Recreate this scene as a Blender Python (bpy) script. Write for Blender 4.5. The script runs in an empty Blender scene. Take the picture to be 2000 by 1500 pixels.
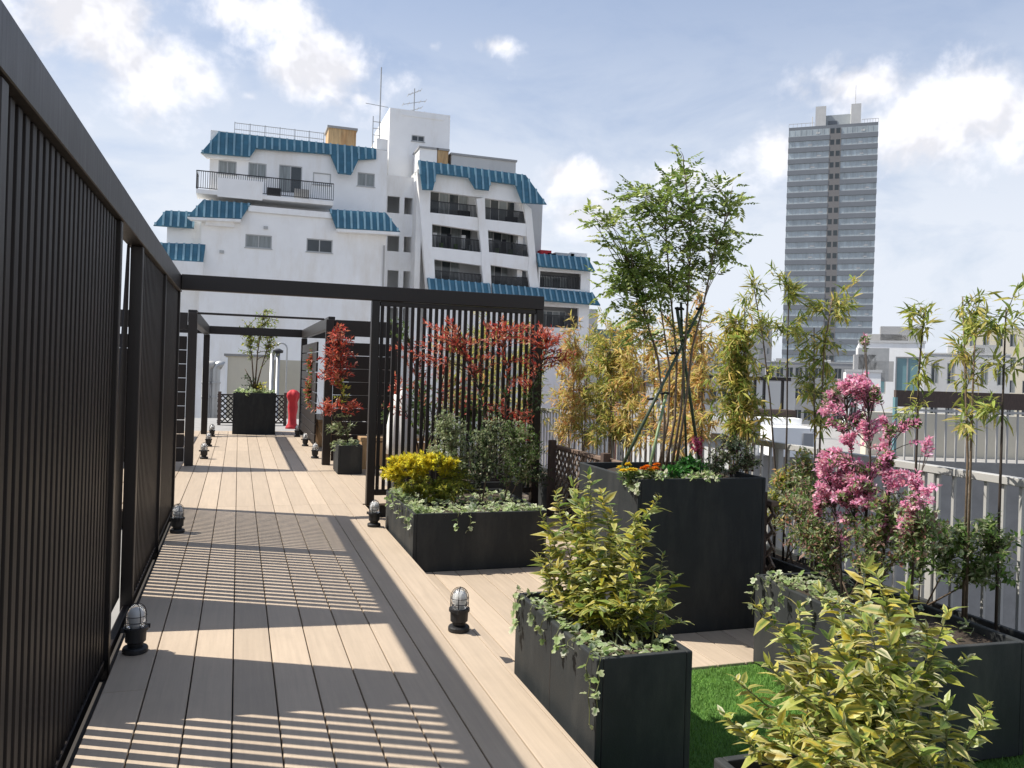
import bpy, math, random
import numpy as np
from mathutils import Vector, Matrix, Quaternion
random.seed(7); RNG = np.random.default_rng(11)
S = bpy.context.scene; C = S.collection
rad = math.radians

# ---------------------------------------------------------------- camera
F, PX, PY, ROLL, CAMH = 1600., 1000., 724.6, .031, 1.5          # in pixels of the 2000 x 1500 photograph
YAW = math.atan(534 / 1600.)
cr, sr, sy, cy = math.cos(ROLL), math.sin(ROLL), math.sin(YAW), math.cos(YAW)
cam = bpy.data.objects.new('camera', bpy.data.cameras.new('camera')); C.objects.link(cam); S.camera = cam
right = Vector((cy, -sy, 0)); up = Vector((0, 0, 1)); fwd = Vector((sy, cy, 0))
r2 = right * cr + up * sr; u2 = -right * sr + up * cr
cam.matrix_world = Matrix((( r2.x, u2.x, -fwd.x, 0), (r2.y, u2.y, -fwd.y, 0), (r2.z, u2.z, -fwd.z, CAMH), (0, 0, 0, 1)))
cam.data.sensor_width = 36; cam.data.lens = 36 * F / 2000; cam.data.shift_y = -(750 - PY) / 2000
cam.data.clip_start = .05; cam.data.clip_end = 6000

# ---------------------------------------------------------------- sun, sky, exposure
KX, KY = .70, -.335                                             # shadow shift per metre of height
sd = Vector((-KX, -KY, 1)).normalized()                         # towards the sun
ELEV = math.asin(sd.z); AZ = math.atan2(sd.x, sd.y)
sun = bpy.data.objects.new('sun', bpy.data.lights.new('sun', 'SUN')); C.objects.link(sun)
sun.rotation_euler = sd.to_track_quat('Z', 'Y').to_euler(); sun.location = (0, 0, 30)
sun.data.energy = 4.6; sun.data.angle = rad(.53); sun.data.color = (1, .95, .87)
S.view_settings.view_transform = 'Standard'; S.view_settings.look = 'None'
S.view_settings.exposure = .60; S.view_settings.gamma = 1
W = bpy.data.worlds.new('World'); S.world = W; W.use_nodes = True

def ray(px, py):
    u = px - PX; v = py - PY
    a = (u * cr + v * sr) / F; b = (-u * sr + v * cr) / F
    return (sy + a * cy, cy - a * sy, -b)
def atz(px, py, z=0.):
    d = ray(px, py); t = (z - CAMH) / d[2]; return (d[0] * t, d[1] * t, z)
def atX(px, py, X):
    d = ray(px, py); t = X / d[0]; return (X, d[1] * t, CAMH + d[2] * t)
def atY(px, py, Y):
    d = ray(px, py); t = Y / d[1]; return (d[0] * t, Y, CAMH + d[2] * t)

def build_world():
    nt = W.node_tree; N = nt.nodes; L = nt.links; N.clear()
    out = N.new('ShaderNodeOutputWorld'); bg = N.new('ShaderNodeBackground'); bg.inputs[1].default_value = .085
    sky = N.new('ShaderNodeTexSky'); sky.sky_type = 'NISHITA'; sky.sun_disc = False
    sky.sun_elevation = ELEV; sky.sun_rotation = AZ; sky.altitude = 50; sky.air_density = 1.0; sky.dust_density = 1.6; sky.ozone_density = 1.2
    tc = N.new('ShaderNodeTexCoord')
    def math_(op, a, b=None, c=None, clamp=False):
        n = N.new('ShaderNodeMath'); n.operation = op; n.use_clamp = clamp
        for i, x in enumerate((a, b, c)):
            if x is None: continue
            if isinstance(x, (int, float)): n.inputs[i].default_value = x
            else: L.new(x, n.inputs[i])
        return n.outputs[0]
    def vm(op, a, b):
        n = N.new('ShaderNodeVectorMath'); n.operation = op
        for i, x in enumerate((a, b)):
            if isinstance(x, tuple): n.inputs[i].default_value = x
            else: L.new(x, n.inputs[i])
        return n
    def noise(scale, detail, rough, vec, dist=0.):
        n = N.new('ShaderNodeTexNoise'); n.inputs['Scale'].default_value = scale; n.inputs['Detail'].default_value = detail
        n.inputs['Roughness'].default_value = rough; n.inputs['Distortion'].default_value = dist; L.new(vec, n.inputs['Vector']); return n.outputs[0]
    D = tc.outputs['Generated']
    sep = N.new('ShaderNodeSeparateXYZ'); L.new(D, sep.inputs[0])
    # cumulus: soft balls of cloud where they float, eaten into by noise
    clouds = [(300, 130, .10, .070, 1.0), (170, 40, .12, .07, 1.0), (480, 20, .11, .040, 1.0), (640, 135, .085, .050, 1.05),
              (700, 190, .04, .020, .7), (845, 90, .035, .022, .38), (965, 90, .05, .022, .36), (485, 187, .03, .018, .5),
              (1690, 170, .075, .036, .95), (1850, 230, .10, .07, 1.0), (1120, 345, .06, .032, .8), (1330, 345, .09, .03, .7), (1560, 300, .16, .05, .6), (1180, 430, .14, .05, .6), (900, 330, .10, .04, .5)]
    big = noise(12, 8, .60, D, .15)
    dens = None
    for (px, py, rx, rz, k) in clouds:
        d = Vector(ray(px, py)).normalized()
        s = vm('SUBTRACT', D, tuple(d)); m = vm('MULTIPLY', s.outputs[0], (1 / rx, 1 / rx, 1 / rz)); l = vm('LENGTH', m.outputs[0], (0, 0, 0))
        v = math_('SUBTRACT', k, l.outputs['Value'])
        dens = v if dens is None else math_('MAXIMUM', dens, v)
    dens = math_('MAXIMUM', dens, -.5)
    # the same kind of cloud elsewhere, scattered by noise alone
    sc = vm('MULTIPLY', D, (1, 1, 2.2))
    far = noise(2.6, 2, .5, sc.outputs[0])
    dens = math_('MAXIMUM', dens, math_('MULTIPLY_ADD', far, 3.2, -2.3))
    fine = math_('MULTIPLY_ADD', big, 2.5, -1.25)
    dens = math_('ADD', dens, fine)
    mr = N.new('ShaderNodeMapRange'); mr.interpolation_type = 'SMOOTHSTEP'; L.new(dens, mr.inputs[0])
    mr.inputs[1].default_value = -.04; mr.inputs[2].default_value = .72; mr.inputs[3].default_value = 0; mr.inputs[4].default_value = .97
    # thin veil lower down
    st = vm('MULTIPLY', D, (1, 1, 2.4)); veil = noise(4.2, 7, .60, st.outputs[0], .3)
    lo = N.new('ShaderNodeMapRange'); lo.interpolation_type = 'SMOOTHSTEP'; L.new(sep.outputs[2], lo.inputs[0])
    lo.inputs[1].default_value = .14; lo.inputs[2].default_value = .46; lo.inputs[3].default_value = 1.0; lo.inputs[4].default_value = .12
    veil = math_('MULTIPLY', lo.outputs[0], math_('MULTIPLY_ADD', veil, 2.8, -.40, clamp=True))
    veil = math_('MULTIPLY', veil, .95)
    shade = noise(16, 5, .55, D, .1)
    hi = noise(12, 4, .60, vm('ADD', D, (-.012, .006, .022)).outputs[0], .15); lo_ = noise(12, 4, .60, D, .15)
    shade = math_('ADD', math_('MULTIPLY', math_('SUBTRACT', lo_, hi), 1.3), math_('MULTIPLY_ADD', shade, .5, .25))
    cr_ = N.new('ShaderNodeMapRange'); L.new(shade, cr_.inputs[0]); cr_.inputs[1].default_value = .38; cr_.inputs[2].default_value = .60
    cr_.inputs[3].default_value = 6.9; cr_.inputs[4].default_value = 9.0
    ccol = N.new('ShaderNodeMix'); ccol.data_type = 'RGBA'; ccol.inputs[0].default_value = 1; ccol.blend_type = 'MULTIPLY'
    ccol.inputs[6].default_value = (.975, .975, 1.03, 1); L.new(cr_.outputs[0], ccol.inputs[7])
    # the bluest part of the sky is dulled a little by city air
    air = N.new('ShaderNodeMix'); air.data_type = 'RGBA'; air.inputs[0].default_value = .42; L.new(sky.outputs[0], air.inputs[6]); air.inputs[7].default_value = (4.0, 5.0, 7.2, 1)
    m1 = N.new('ShaderNodeMix'); m1.data_type = 'RGBA'; L.new(veil, m1.inputs[0]); L.new(air.outputs[2], m1.inputs[6]); m1.inputs[7].default_value = (6.5, 6.9, 7.6, 1)
    mx = N.new('ShaderNodeMix'); mx.data_type = 'RGBA'; L.new(mr.outputs[0], mx.inputs[0]); L.new(m1.outputs[2], mx.inputs[6]); L.new(ccol.outputs[2], mx.inputs[7])
    L.new(mx.outputs[2], bg.inputs[0]); L.new(bg.outputs[0], out.inputs[0])
build_world()

# ---------------------------------------------------------------- materials
MATS = {}
def mat(name, col, rough=.6, spec=.4, metal=0., var=.12, vscale=4., bump=0., bscale=60., stretch=(1, 1, 1), per_obj=0., transl=0.,
        attr=None, stain=0., stain_scale=.55, stain_col=(.25, .2, .15), glass=False, coords='Object', coat=0.):
    if name in MATS: return MATS[name]
    m = bpy.data.materials.new(name); m.use_nodes = True; nt = m.node_tree; N = nt.nodes; L = nt.links
    b = N['Principled BSDF']; b.inputs['Roughness'].default_value = rough; b.inputs['Metallic'].default_value = metal
    b.inputs['Specular IOR Level'].default_value = spec; b.inputs['Coat Weight'].default_value = coat
    tc = N.new('ShaderNodeTexCoord'); mp = N.new('ShaderNodeMapping'); mp.inputs['Scale'].default_value = stretch; L.new(tc.outputs[coords], mp.inputs[0])
    vec = mp.outputs[0]
    oi = N.new('ShaderNodeObjectInfo')
    if per_obj > 0:
        ad = N.new('ShaderNodeVectorMath'); ad.operation = 'MULTIPLY_ADD'; L.new(oi.outputs['Random'], ad.inputs[0]); ad.inputs[1].default_value = (31, 17, 23); L.new(vec, ad.inputs[2]); vec = ad.outputs[0]
    n1 = N.new('ShaderNodeTexNoise'); n1.inputs['Scale'].default_value = vscale; n1.inputs['Detail'].default_value = 6; n1.inputs['Roughness'].default_value = .6; L.new(vec, n1.inputs['Vector'])
    val = N.new('ShaderNodeMapRange'); L.new(n1.outputs[0], val.inputs[0]); val.inputs[1].default_value = .25; val.inputs[2].default_value = .75
    val.inputs[3].default_value = 1 - var; val.inputs[4].default_value = 1 + var
    v = val.outputs[0]
    if per_obj > 0:
        pr = N.new('ShaderNodeMapRange'); L.new(oi.outputs['Random'], pr.inputs[0]); pr.inputs[3].default_value = 1 - per_obj; pr.inputs[4].default_value = 1 + per_obj
        mm = N.new('ShaderNodeMath'); mm.operation = 'MULTIPLY'; L.new(v, mm.inputs[0]); L.new(pr.outputs[0], mm.inputs[1]); v = mm.outputs[0]
    mx = N.new('ShaderNodeMix'); mx.data_type = 'RGBA'; mx.blend_type = 'MULTIPLY'; mx.inputs[0].default_value = 1
    if attr:
        at = N.new('ShaderNodeAttribute'); at.attribute_name = attr; L.new(at.outputs['Color'], mx.inputs[6])
    else: mx.inputs[6].default_value = (*col, 1)
    L.new(v, mx.inputs[7]); colo = mx.outputs[2]
    if stain > 0:
        ns = N.new('ShaderNodeTexNoise'); ns.inputs['Scale'].default_value = stain_scale; ns.inputs['Detail'].default_value = 9; ns.inputs['Roughness'].default_value = .68
        m2 = N.new('ShaderNodeMapping'); m2.inputs['Scale'].default_value = (1.6, 1.6, .45); L.new(tc.outputs['Object'], m2.inputs[0]); L.new(m2.outputs[0], ns.inputs['Vector'])
        sr_ = N.new('ShaderNodeMapRange'); L.new(ns.outputs[0], sr_.inputs[0]); sr_.inputs[1].default_value = .47; sr_.inputs[2].default_value = .74; sr_.inputs[3].default_value = 0; sr_.inputs[4].default_value = stain
        ms = N.new('ShaderNodeMix'); ms.data_type = 'RGBA'; L.new(sr_.outputs[0], ms.inputs[0]); L.new(colo, ms.inputs[6]); ms.inputs[7].default_value = (*stain_col, 1); colo = ms.outputs[2]
    L.new(colo, b.inputs['Base Color'])
    nr = N.new('ShaderNodeMapRange'); L.new(n1.outputs[0], nr.inputs[0]); nr.inputs[3].default_value = max(.02, rough - .12); nr.inputs[4].default_value = min(1, rough + .12); L.new(nr.outputs[0], b.inputs['Roughness'])
    if bump > 0:
        nb = N.new('ShaderNodeTexNoise'); nb.inputs['Scale'].default_value = bscale; nb.inputs['Detail'].default_value = 5; L.new(vec, nb.inputs['Vector'])
        bp = N.new('ShaderNodeBump'); bp.inputs['Strength'].default_value = bump; bp.inputs['Distance'].default_value = .01; L.new(nb.outputs[0], bp.inputs['Height']); L.new(bp.outputs[0], b.inputs['Normal'])
    if transl > 0:
        tr = N.new('ShaderNodeBsdfTranslucent'); L.new(colo, tr.inputs[0]); ms = N.new('ShaderNodeMixShader'); ms.inputs[0].default_value = transl
        L.new(b.outputs[0], ms.inputs[1]); L.new(tr.outputs[0], ms.inputs[2]); L.new(ms.outputs[0], N['Material Output'].inputs[0])
    if glass:
        b.inputs['Transmission Weight'].default_value = .96; b.inputs['IOR'].default_value = 1.4
    MATS[name] = m; return m
def leafmat(name, transl=.35, rough=.42, var=.16):
    return mat(name, (1, 1, 1), rough=rough, spec=.35, var=var, vscale=9, attr='Col', transl=transl)

M = dict(
    deck=mat('deck_composite', (.44, .352, .262), rough=.62, spec=.3, var=.10, vscale=3.2, stretch=(14, .55, 14), per_obj=.10, bump=.10, bscale=22, stain=.24, stain_scale=1.3, stain_col=(.29, .235, .18)),
    joist=mat('joist', (.035, .03, .026), rough=.85),
    brown=mat('brown_aluminium', (.018, .0135, .0115), rough=.42, spec=.4, var=.18, vscale=5, stretch=(9, 9, .6), bump=.05, bscale=30),
    screen=mat('brown_slat', (.020, .0155, .0135), rough=.48, spec=.28, var=.2, vscale=5, stretch=(9, 9, .6), per_obj=.12),
    planter=mat('planter_charcoal', (.029, .032, .033), rough=.6, spec=.18, var=.14, vscale=7, bump=.08, bscale=120, stain=.55, stain_scale=3.2, stain_col=(.075, .073, .066)),
    soil=mat('soil', (.045, .032, .022), rough=.95, var=.4, vscale=30, bump=.9, bscale=90),
    stem=mat('stem_brown', (.16, .115, .075), rough=.8, var=.3, vscale=18, bump=.3),
    stemg=mat('stem_green', (.12, .13, .05), rough=.7, var=.25, vscale=18),
    stemd=mat('stem_dark', (.055, .04, .03), rough=.8, var=.3, vscale=18),
    cane=mat('bamboo_cane', (.20, .27, .13), rough=.45, var=.25, vscale=10, stretch=(3, 3, 12)),
    caned=mat('dark_cane', (.06, .085, .05), rough=.45, var=.25, vscale=10),
    band=mat('black_tie', (.012, .012, .012), rough=.7),
    iron=mat('cast_black', (.020, .020, .021), rough=.5, spec=.4, var=.25, vscale=20, bump=.15, bscale=90),
    glass=mat('lamp_glass', (.98, .98, .98), rough=.06, glass=True, var=.02),
    reflector=mat('bulb_white', (.85, .85, .83), rough=.35, var=.03),
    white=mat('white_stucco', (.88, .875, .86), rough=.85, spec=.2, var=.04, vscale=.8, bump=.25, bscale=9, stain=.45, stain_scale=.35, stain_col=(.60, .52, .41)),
    cream=mat('cream_render', (.60, .55, .44), rough=.85, var=.06, vscale=1, bump=.2, bscale=9, stain=.2, stain_col=(.4, .36, .28)),
    roof=mat('blue_roof', (.040, .140, .205), rough=.38, spec=.5, var=.25, vscale=1.1, stretch=(1, 1, 2), stain=.12, stain_col=(.12, .25, .30)),
    rib=mat('blue_rib', (.20, .34, .41), rough=.4, spec=.5, var=.25, vscale=1.2),
    dglass=mat('dark_glass', (.035, .045, .05), rough=.12, spec=.6, var=.3, vscale=.7),
    pane=mat('curtained_pane', (.22, .24, .235), rough=.15, spec=.6, var=.35, vscale=1.6, stretch=(5, 5, .4)),
    alu=mat('aluminium', (.42, .42, .41), rough=.42, metal=.6, var=.1),
    wmetal=mat('white_metal', (.40, .39, .37), rough=.45, spec=.4, var=.08),
    rust=mat('rusty_sheet', (.52, .36, .19), rough=.85, var=.4, vscale=2.2, stretch=(3, 3, .3), stain=.75, stain_col=(.33, .13, .035)),
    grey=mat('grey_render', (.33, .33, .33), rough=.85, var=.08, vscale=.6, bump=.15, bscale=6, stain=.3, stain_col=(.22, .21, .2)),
    lgrey=mat('light_grey_render', (.52, .52, .51), rough=.85, var=.07, vscale=.6, bump=.15, bscale=6, stain=.25, stain_col=(.33, .32, .3)),
    concrete=mat('concrete', (.30, .29, .275), rough=.9, var=.15, vscale=3, bump=.3, bscale=40, stain=.3, stain_col=(.17, .16, .15)),
    asphalt=mat('city_ground', (.19, .185, .18), rough=.9, var=.5, vscale=.05),
    wood=mat('bench_wood', (.46, .30, .16), rough=.55, var=.2, vscale=4, stretch=(9, 9, 1)),
    fence=mat('fence_wood', (.075, .052, .042), rough=.75, var=.3, vscale=10, stretch=(4, 4, 1), per_obj=.15),
    fencet=mat('fence_cap', (.20, .14, .105), rough=.75, var=.3, vscale=10, stretch=(6, 1, 6)),
    lattice=mat('lattice_slat', (.22, .165, .13), rough=.75, var=.3, vscale=10, per_obj=.15),
    red=mat('red_cloth', (.46, .022, .028), rough=.65, var=.25, vscale=6),
    cloth=mat('white_cloth', (.78, .77, .74), rough=.8, var=.05, vscale=4),
    black=mat('black_cloth', (.015, .015, .02), rough=.8),
    tower=mat('tower_dark', (.18, .195, .215), rough=.6, var=.07, vscale=.2),  # lightened like the centre strip, distance haze put into the colour
    towerl=mat('tower_light', (.40, .43, .44), rough=.6, var=.08, vscale=.2),
    towerg=mat('tower_window', (.38, .43, .45), rough=.3, spec=.5, var=.30, vscale=.35, stretch=(2.2, 2.2, .5), per_obj=.08),
    towerb=mat('tower_brown', (.19, .183, .18), rough=.7, var=.1),
    teal=mat('teal_glass', (.14, .26, .28), rough=.15, spec=.6, var=.2, vscale=.5),
    brick=mat('red_brown', (.26, .12, .09), rough=.8, var=.2, vscale=1),
    grass=mat('grass_blade', (.16, .30, .06), rough=.55, spec=.2, var=.5, vscale=6, transl=.25),
    turf=mat('turf_base', (.06, .14, .02), rough=.95, var=.3, vscale=20),
)

# ---------------------------------------------------------------- helpers
def link(o, parent=None):
    C.objects.link(o)
    if parent is not None: o.parent = parent
    return o
def tag(o, label=None, cat=None, group=None, kind=None):
    if label: o['label'] = label
    if cat: o['category'] = cat
    if group: o['group'] = group
    if kind: o['kind'] = kind
    return o
def thing(name, label, cat, loc=(0, 0, 0), rz=0., group=None):
    o = bpy.data.objects.new(name, None); o.empty_display_size = .1; o.location = loc; o.rotation_euler = (0, 0, rz)
    link(o); return tag(o, label, cat, group)
class MB:
    def __init__(s): s.v = []; s.f = []
    def quad(s, *p):
        n = len(s.v); s.v += [tuple(q) for q in p]; s.f.append(tuple(range(n, n + len(p)))); return s
    def box(s, x0, x1, y0, y1, z0, z1):
        n = len(s.v); s.v += [(x0, y0, z0), (x1, y0, z0), (x1, y1, z0), (x0, y1, z0), (x0, y0, z1), (x1, y0, z1), (x1, y1, z1), (x0, y1, z1)]
        s.f += [tuple(n + i for i in q) for q in ((0, 3, 2, 1), (4, 5, 6, 7), (0, 1, 5, 4), (1, 2, 6, 5), (2, 3, 7, 6), (3, 0, 4, 7))]; return s
    def prism(s, front, back):
        """closed solid between two rings of the same length"""
        n = len(s.v); k = len(front); s.v += [tuple(p) for p in front] + [tuple(p) for p in back]
        s.f.append(tuple(range(n, n + k))); s.f.append(tuple(range(n + 2 * k - 1, n + k - 1, -1)))
        for i in range(k):
            j = (i + 1) % k; s.f.append((n + i, n + k + i, n + k + j, n + j))
        return s
    def bar(s, a, b, w, h=None):
        a = Vector(a); b = Vector(b); d = (b - a).normalized(); h = h or w
        x = d.cross(Vector((0, 0, 1)));
        if x.length < 1e-3: x = Vector((1, 0, 0))
        x.normalize(); y = x.cross(d).normalized()
        R = lambda c: [c + x * (w / 2 * i) + y * (h / 2 * j) for i, j in ((-1, -1), (1, -1), (1, 1), (-1, 1))]
        return s.prism(R(a), R(b))
    def tube(s, pts, rads, sides=5):
        pts = [Vector(p) for p in pts]; n0 = len(s.v); ref = Vector((.31, .87, .23))
        if not hasattr(rads, '__len__'): rads = [rads] * len(pts)
        for i, p in enumerate(pts):
            d = (pts[min(i + 1, len(pts) - 1)] - pts[max(i - 1, 0)]).normalized()
            x = d.cross(ref).normalized(); y = d.cross(x)
            for k in range(sides):
                a = 2 * math.pi * k / sides; s.v.append(tuple(p + (x * math.cos(a) + y * math.sin(a)) * rads[i]))
        for i in range(len(pts) - 1):
            for k in range(sides):
                j = (k + 1) % sides; A = n0 + i * sides; B = A + sides; s.f.append((A + k, A + j, B + j, B + k))
        s.f.append(tuple(range(n0 + sides - 1, n0 - 1, -1))); e = n0 + (len(pts) - 1) * sides; s.f.append(tuple(range(e, e + sides)))
        return s
    def lathe(s, prof, c=(0, 0, 0), seg=20):
        n0 = len(s.v)
        for r, z in prof:
            for k in range(seg):
                a = 2 * math.pi * k / seg; s.v.append((c[0] + r * math.cos(a), c[1] + r * math.sin(a), c[2] + z))
        for i in range(len(prof) - 1):
            for k in range(seg):
                j = (k + 1) % seg; A = n0 + i * seg; B = A + seg; s.f.append((A + k, A + j, B + j, B + k))
        s.f.append(tuple(range(n0 + seg - 1, n0 - 1, -1))); e = n0 + (len(prof) - 1) * seg; s.f.append(tuple(range(e, e + seg)))
        return s
    def mesh(s, name, m, smooth=False, bevel=0.):
        me = bpy.data.meshes.new(name); me.from_pydata(s.v, [], s.f); me.materials.append(m)
        if smooth: me.polygons.foreach_set('use_smooth', [True] * len(me.polygons))
        me.update(); return me
    def build(s, name, m, parent=None, smooth=False, bevel=0.):
        o = bpy.data.objects.new(name, s.mesh(name, m, smooth)); link(o, parent)
        if bevel > 0:
            md = o.modifiers.new('bevel', 'BEVEL'); md.width = bevel; md.segments = 2; md.limit_method = 'ANGLE'
        return o
def boxo(name, m, parent, x0, x1, y0, y1, z0, z1, bevel=0.):
    return MB().box(x0, x1, y0, y1, z0, z1).build(name, m, parent, bevel=bevel)
_cache = {}
def piece(name, m, parent, size, loc, rot=None, bevel=.003):
    """an object that shares its (bevelled) box mesh with every alike piece"""
    key = (name, m.name, tuple(round(q, 4) for q in size))
    if key not in _cache:
        import bmesh
        bm = bmesh.new(); bmesh.ops.create_cube(bm, size=1)
        for v in bm.verts: v.co = Vector((v.co.x * size[0], v.co.y * size[1], v.co.z * size[2]))
        if bevel > 0: bmesh.ops.bevel(bm, geom=bm.edges[:], offset=bevel, segments=1, affect='EDGES')
        me = bpy.data.meshes.new(name); bm.to_mesh(me); bm.free(); me.materials.append(m); _cache[key] = me
    o = bpy.data.objects.new(name, _cache[key]); o.location = loc
    if rot: o.rotation_euler = rot
    return link(o, parent)
def struct(o): o['kind'] = 'structure'; return o

# ================================================================ the setting
STEP = -.15                                                     # level of the lower deck, lawn and planters beside the walkway
g = struct(MB().quad((-3000, -3000, -16), (3000, -3000, -16), (3000, 3000, -16), (-3000, 3000, -16)).build('ground', M['asphalt']))
struct(boxo('roof_slab', M['concrete'], None, -4.2, 4.16, -4, 23.6, -16, -.20))

def boards(parent, x0, n, pitch, y0, y1, z, joints=(), gap=.006, th=.025, odd=None):
    for i in range(n):
        js = list(joints) + ((odd or {}).get(i, []))
        ys = [y0] + sorted(j for j in js if y0 < j < y1) + [y1]
        for a, b in zip(ys[:-1], ys[1:]):
            piece('board', M['deck'], parent, (pitch - gap, b - a - .004, th), (x0 + (i + .5) * pitch, (a + b) / 2, z - th / 2), bevel=.0025)
PB = .187
deck = struct(MB().box(-.535, 1.32, -3, 9.0, -.199, -.03).box(-2.4, 3.38, 9.0, 18.95, -.199, -.03).build('deck', M['joist']))
boards(deck, -.543, 10, PB, -3, 9.0, 0, odd={0: [4.05], 1: [1.9], 4: [6.4], 7: [2.4], 8: [7.1]})
boards(deck, -.543 - 10 * PB, 31, PB, 9.0, 18.95, 0, joints=(14.66,))
piece('fascia', M['deck'], deck, (.018, 11.9, .115), (1.338, 2.99, -.0605), bevel=.002)
lower = struct(MB().box(1.36, 3.59, 4.07, 8.99, -.199, STEP - .03).build('lower_deck', M['joist']))
boards(lower, 1.352, 12, PB, 4.07, 8.985, STEP)
struct(MB().box(-.66, -.545, -3, 9.0, -.199, -.136).build('gutter', M['joist']))
struct(boxo('far_paving', M['concrete'], None, -4, 4.1, 18.96, 23.5, -.199, -.02))

# ---------------------------------------------------------------- lawn
def lawn():
    base = MB().box(1.352, 3.62, -2.5, 4.06, -.199, STEP - .012).build('lawn', M['turf'])
    tag(base, 'bright green artificial lawn between the dark planters', 'lawn', kind='stuff')
    n = 52000
    x = RNG.uniform(1.36, 3.6, n); y = 1.6 + 2.45 * RNG.uniform(0, 1, n) ** .8; h = RNG.uniform(.014, .032, n); a = RNG.uniform(0, 6.283, n)
    w = .0022; dx = np.cos(a) * w; dy = np.sin(a) * w; lx = RNG.normal(0, .010, n); ly = RNG.normal(0, .010, n); z0 = np.full(n, STEP - .013)
    v = np.stack([np.stack([x - dx, y - dy, z0], 1), np.stack([x + dx, y + dy, z0], 1), np.stack([x + lx, y + ly, z0 + h], 1)], 1).reshape(-1, 3)
    me = bpy.data.meshes.new('grass_blades'); me.from_pydata(v.tolist(), [], np.arange(3 * n).reshape(-1, 3).tolist()); me.materials.append(M['grass'])
    o = link(bpy.data.objects.new('grass_blades', me), base); o['kind'] = 'stuff'
lawn()

# ---------------------------------------------------------------- left slatted screen wall along the walkway
def left_screen():
    t = thing('slatted_screen', 'tall dark brown vertical slat screen running along the left of the walkway', 'screen', (-.62, 4.9, -.135))
    o = Vector((-.62, 4.9, -.135)); X = -.62
    L = lambda x, y, z: (x - o.x, y - o.y, z - o.z)
    def bx(name, y0, y1, z0, z1, x0=-.655, x1=-.585, m=M['brown']):
        return piece(name, m, t, (x1 - x0, y1 - y0, z1 - z0), L((x0 + x1) / 2, (y0 + y1) / 2, (z0 + z1) / 2), bevel=.004)
    bx('top_rail', -1., 9.07, 2.205, 2.37, -.675, -.575)
    posts = [9.03, 7.33, 5.60, 4.62, 2.4, .3]
    for y in posts: bx('post', y - .035, y + .035, -.135, 2.203)
    def bay(y0, y1, pitch, w):
        bx('bottom_rail', y0 + .036, y1 - .036, -.09, -.03, -.64, -.60)
        n = int((y1 - y0 - .07) / pitch); s = (y1 - y0 - .07) / n
        for i in range(n):
            piece('slat', M['screen'], t, (.028, w, 2.228), L(X, y0 + .035 + (i + .5) * s, 1.088), bevel=.002)
    bay(7.33, 9.03, .062, .032); bay(5.60, 7.33, .085, .047)
    bay(2.4, 4.62, .085, .047); bay(.3, 2.4, .085, .047)
    # solid boards added behind the slats, slanting edge shapes the deck's shadow bands
    for ys in (((5.58, .02), (4.93, .02), (5.50, 2.2), (5.58, 2.2)), ((4.59, .02), (3.72, .02), (4.33, 2.2), (4.59, 2.2))):
        MB().prism([L(-.668, y, z) for y, z in ys], [L(-.66, y, z) for y, z in ys]).build('shadow_board', M['brown'], t)
    bx('bottom_rail', 4.656, 5.564, -.09, -.03, -.64, -.60)
left_screen()
def boundary():
    t = thing('boundary_fence', 'dark brown boundary fence glimpsed through the left slat screen', 'fence', (-3.9, 4.5, -.1995))
    for k in range(13): piece('board', M['screen'], t, (.03, 13.0, .19), (0, 0, .10 + k * .195), bevel=.003)
    for k in range(7): piece('post', M['brown'], t, (.08, .08, 2.6), (-.06, -6.3 + 2.1 * k, 1.3))
boundary()

# ---------------------------------------------------------------- pergola beam and trellis on the right
def trellis():
    t = thing('trellis_gate', 'dark brown pergola beam crossing the walkway with vertical slat trellis beside it', 'pergola', (1.40, 8.94, 0))
    o = Vector((1.40, 8.94, 0)); L = lambda x, y, z: (x - o.x, y - o.y, z - o.z)
    piece('beam', M['brown'], t, (3.91, .10, .155), L(1.382, 8.94, 2.2975), bevel=.005)
    piece('post', M['brown'], t, (.085, .10, 2.218), L(1.395, 8.94, 1.110), bevel=.005)
    piece('post', M['brown'], t, (.085, .10, 2.368), L(3.293, 8.94, 1.034), bevel=.005)
    piece('top_rail', M['brown'], t, (1.80, .05, .05), L(2.344, 8.94, 2.19), bevel=.003)
    piece('bottom_rail', M['brown'], t, (1.80, .05, .06), L(2.344, 8.94, .13), bevel=.003)
    n = 27
    for i in range(n):
        piece('slat', M['screen'], t, (.036, .028, 2.004), L(1.4375 + (i + .5) * 1.813 / n, 8.94, 1.162), bevel=.002)
trellis()

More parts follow.
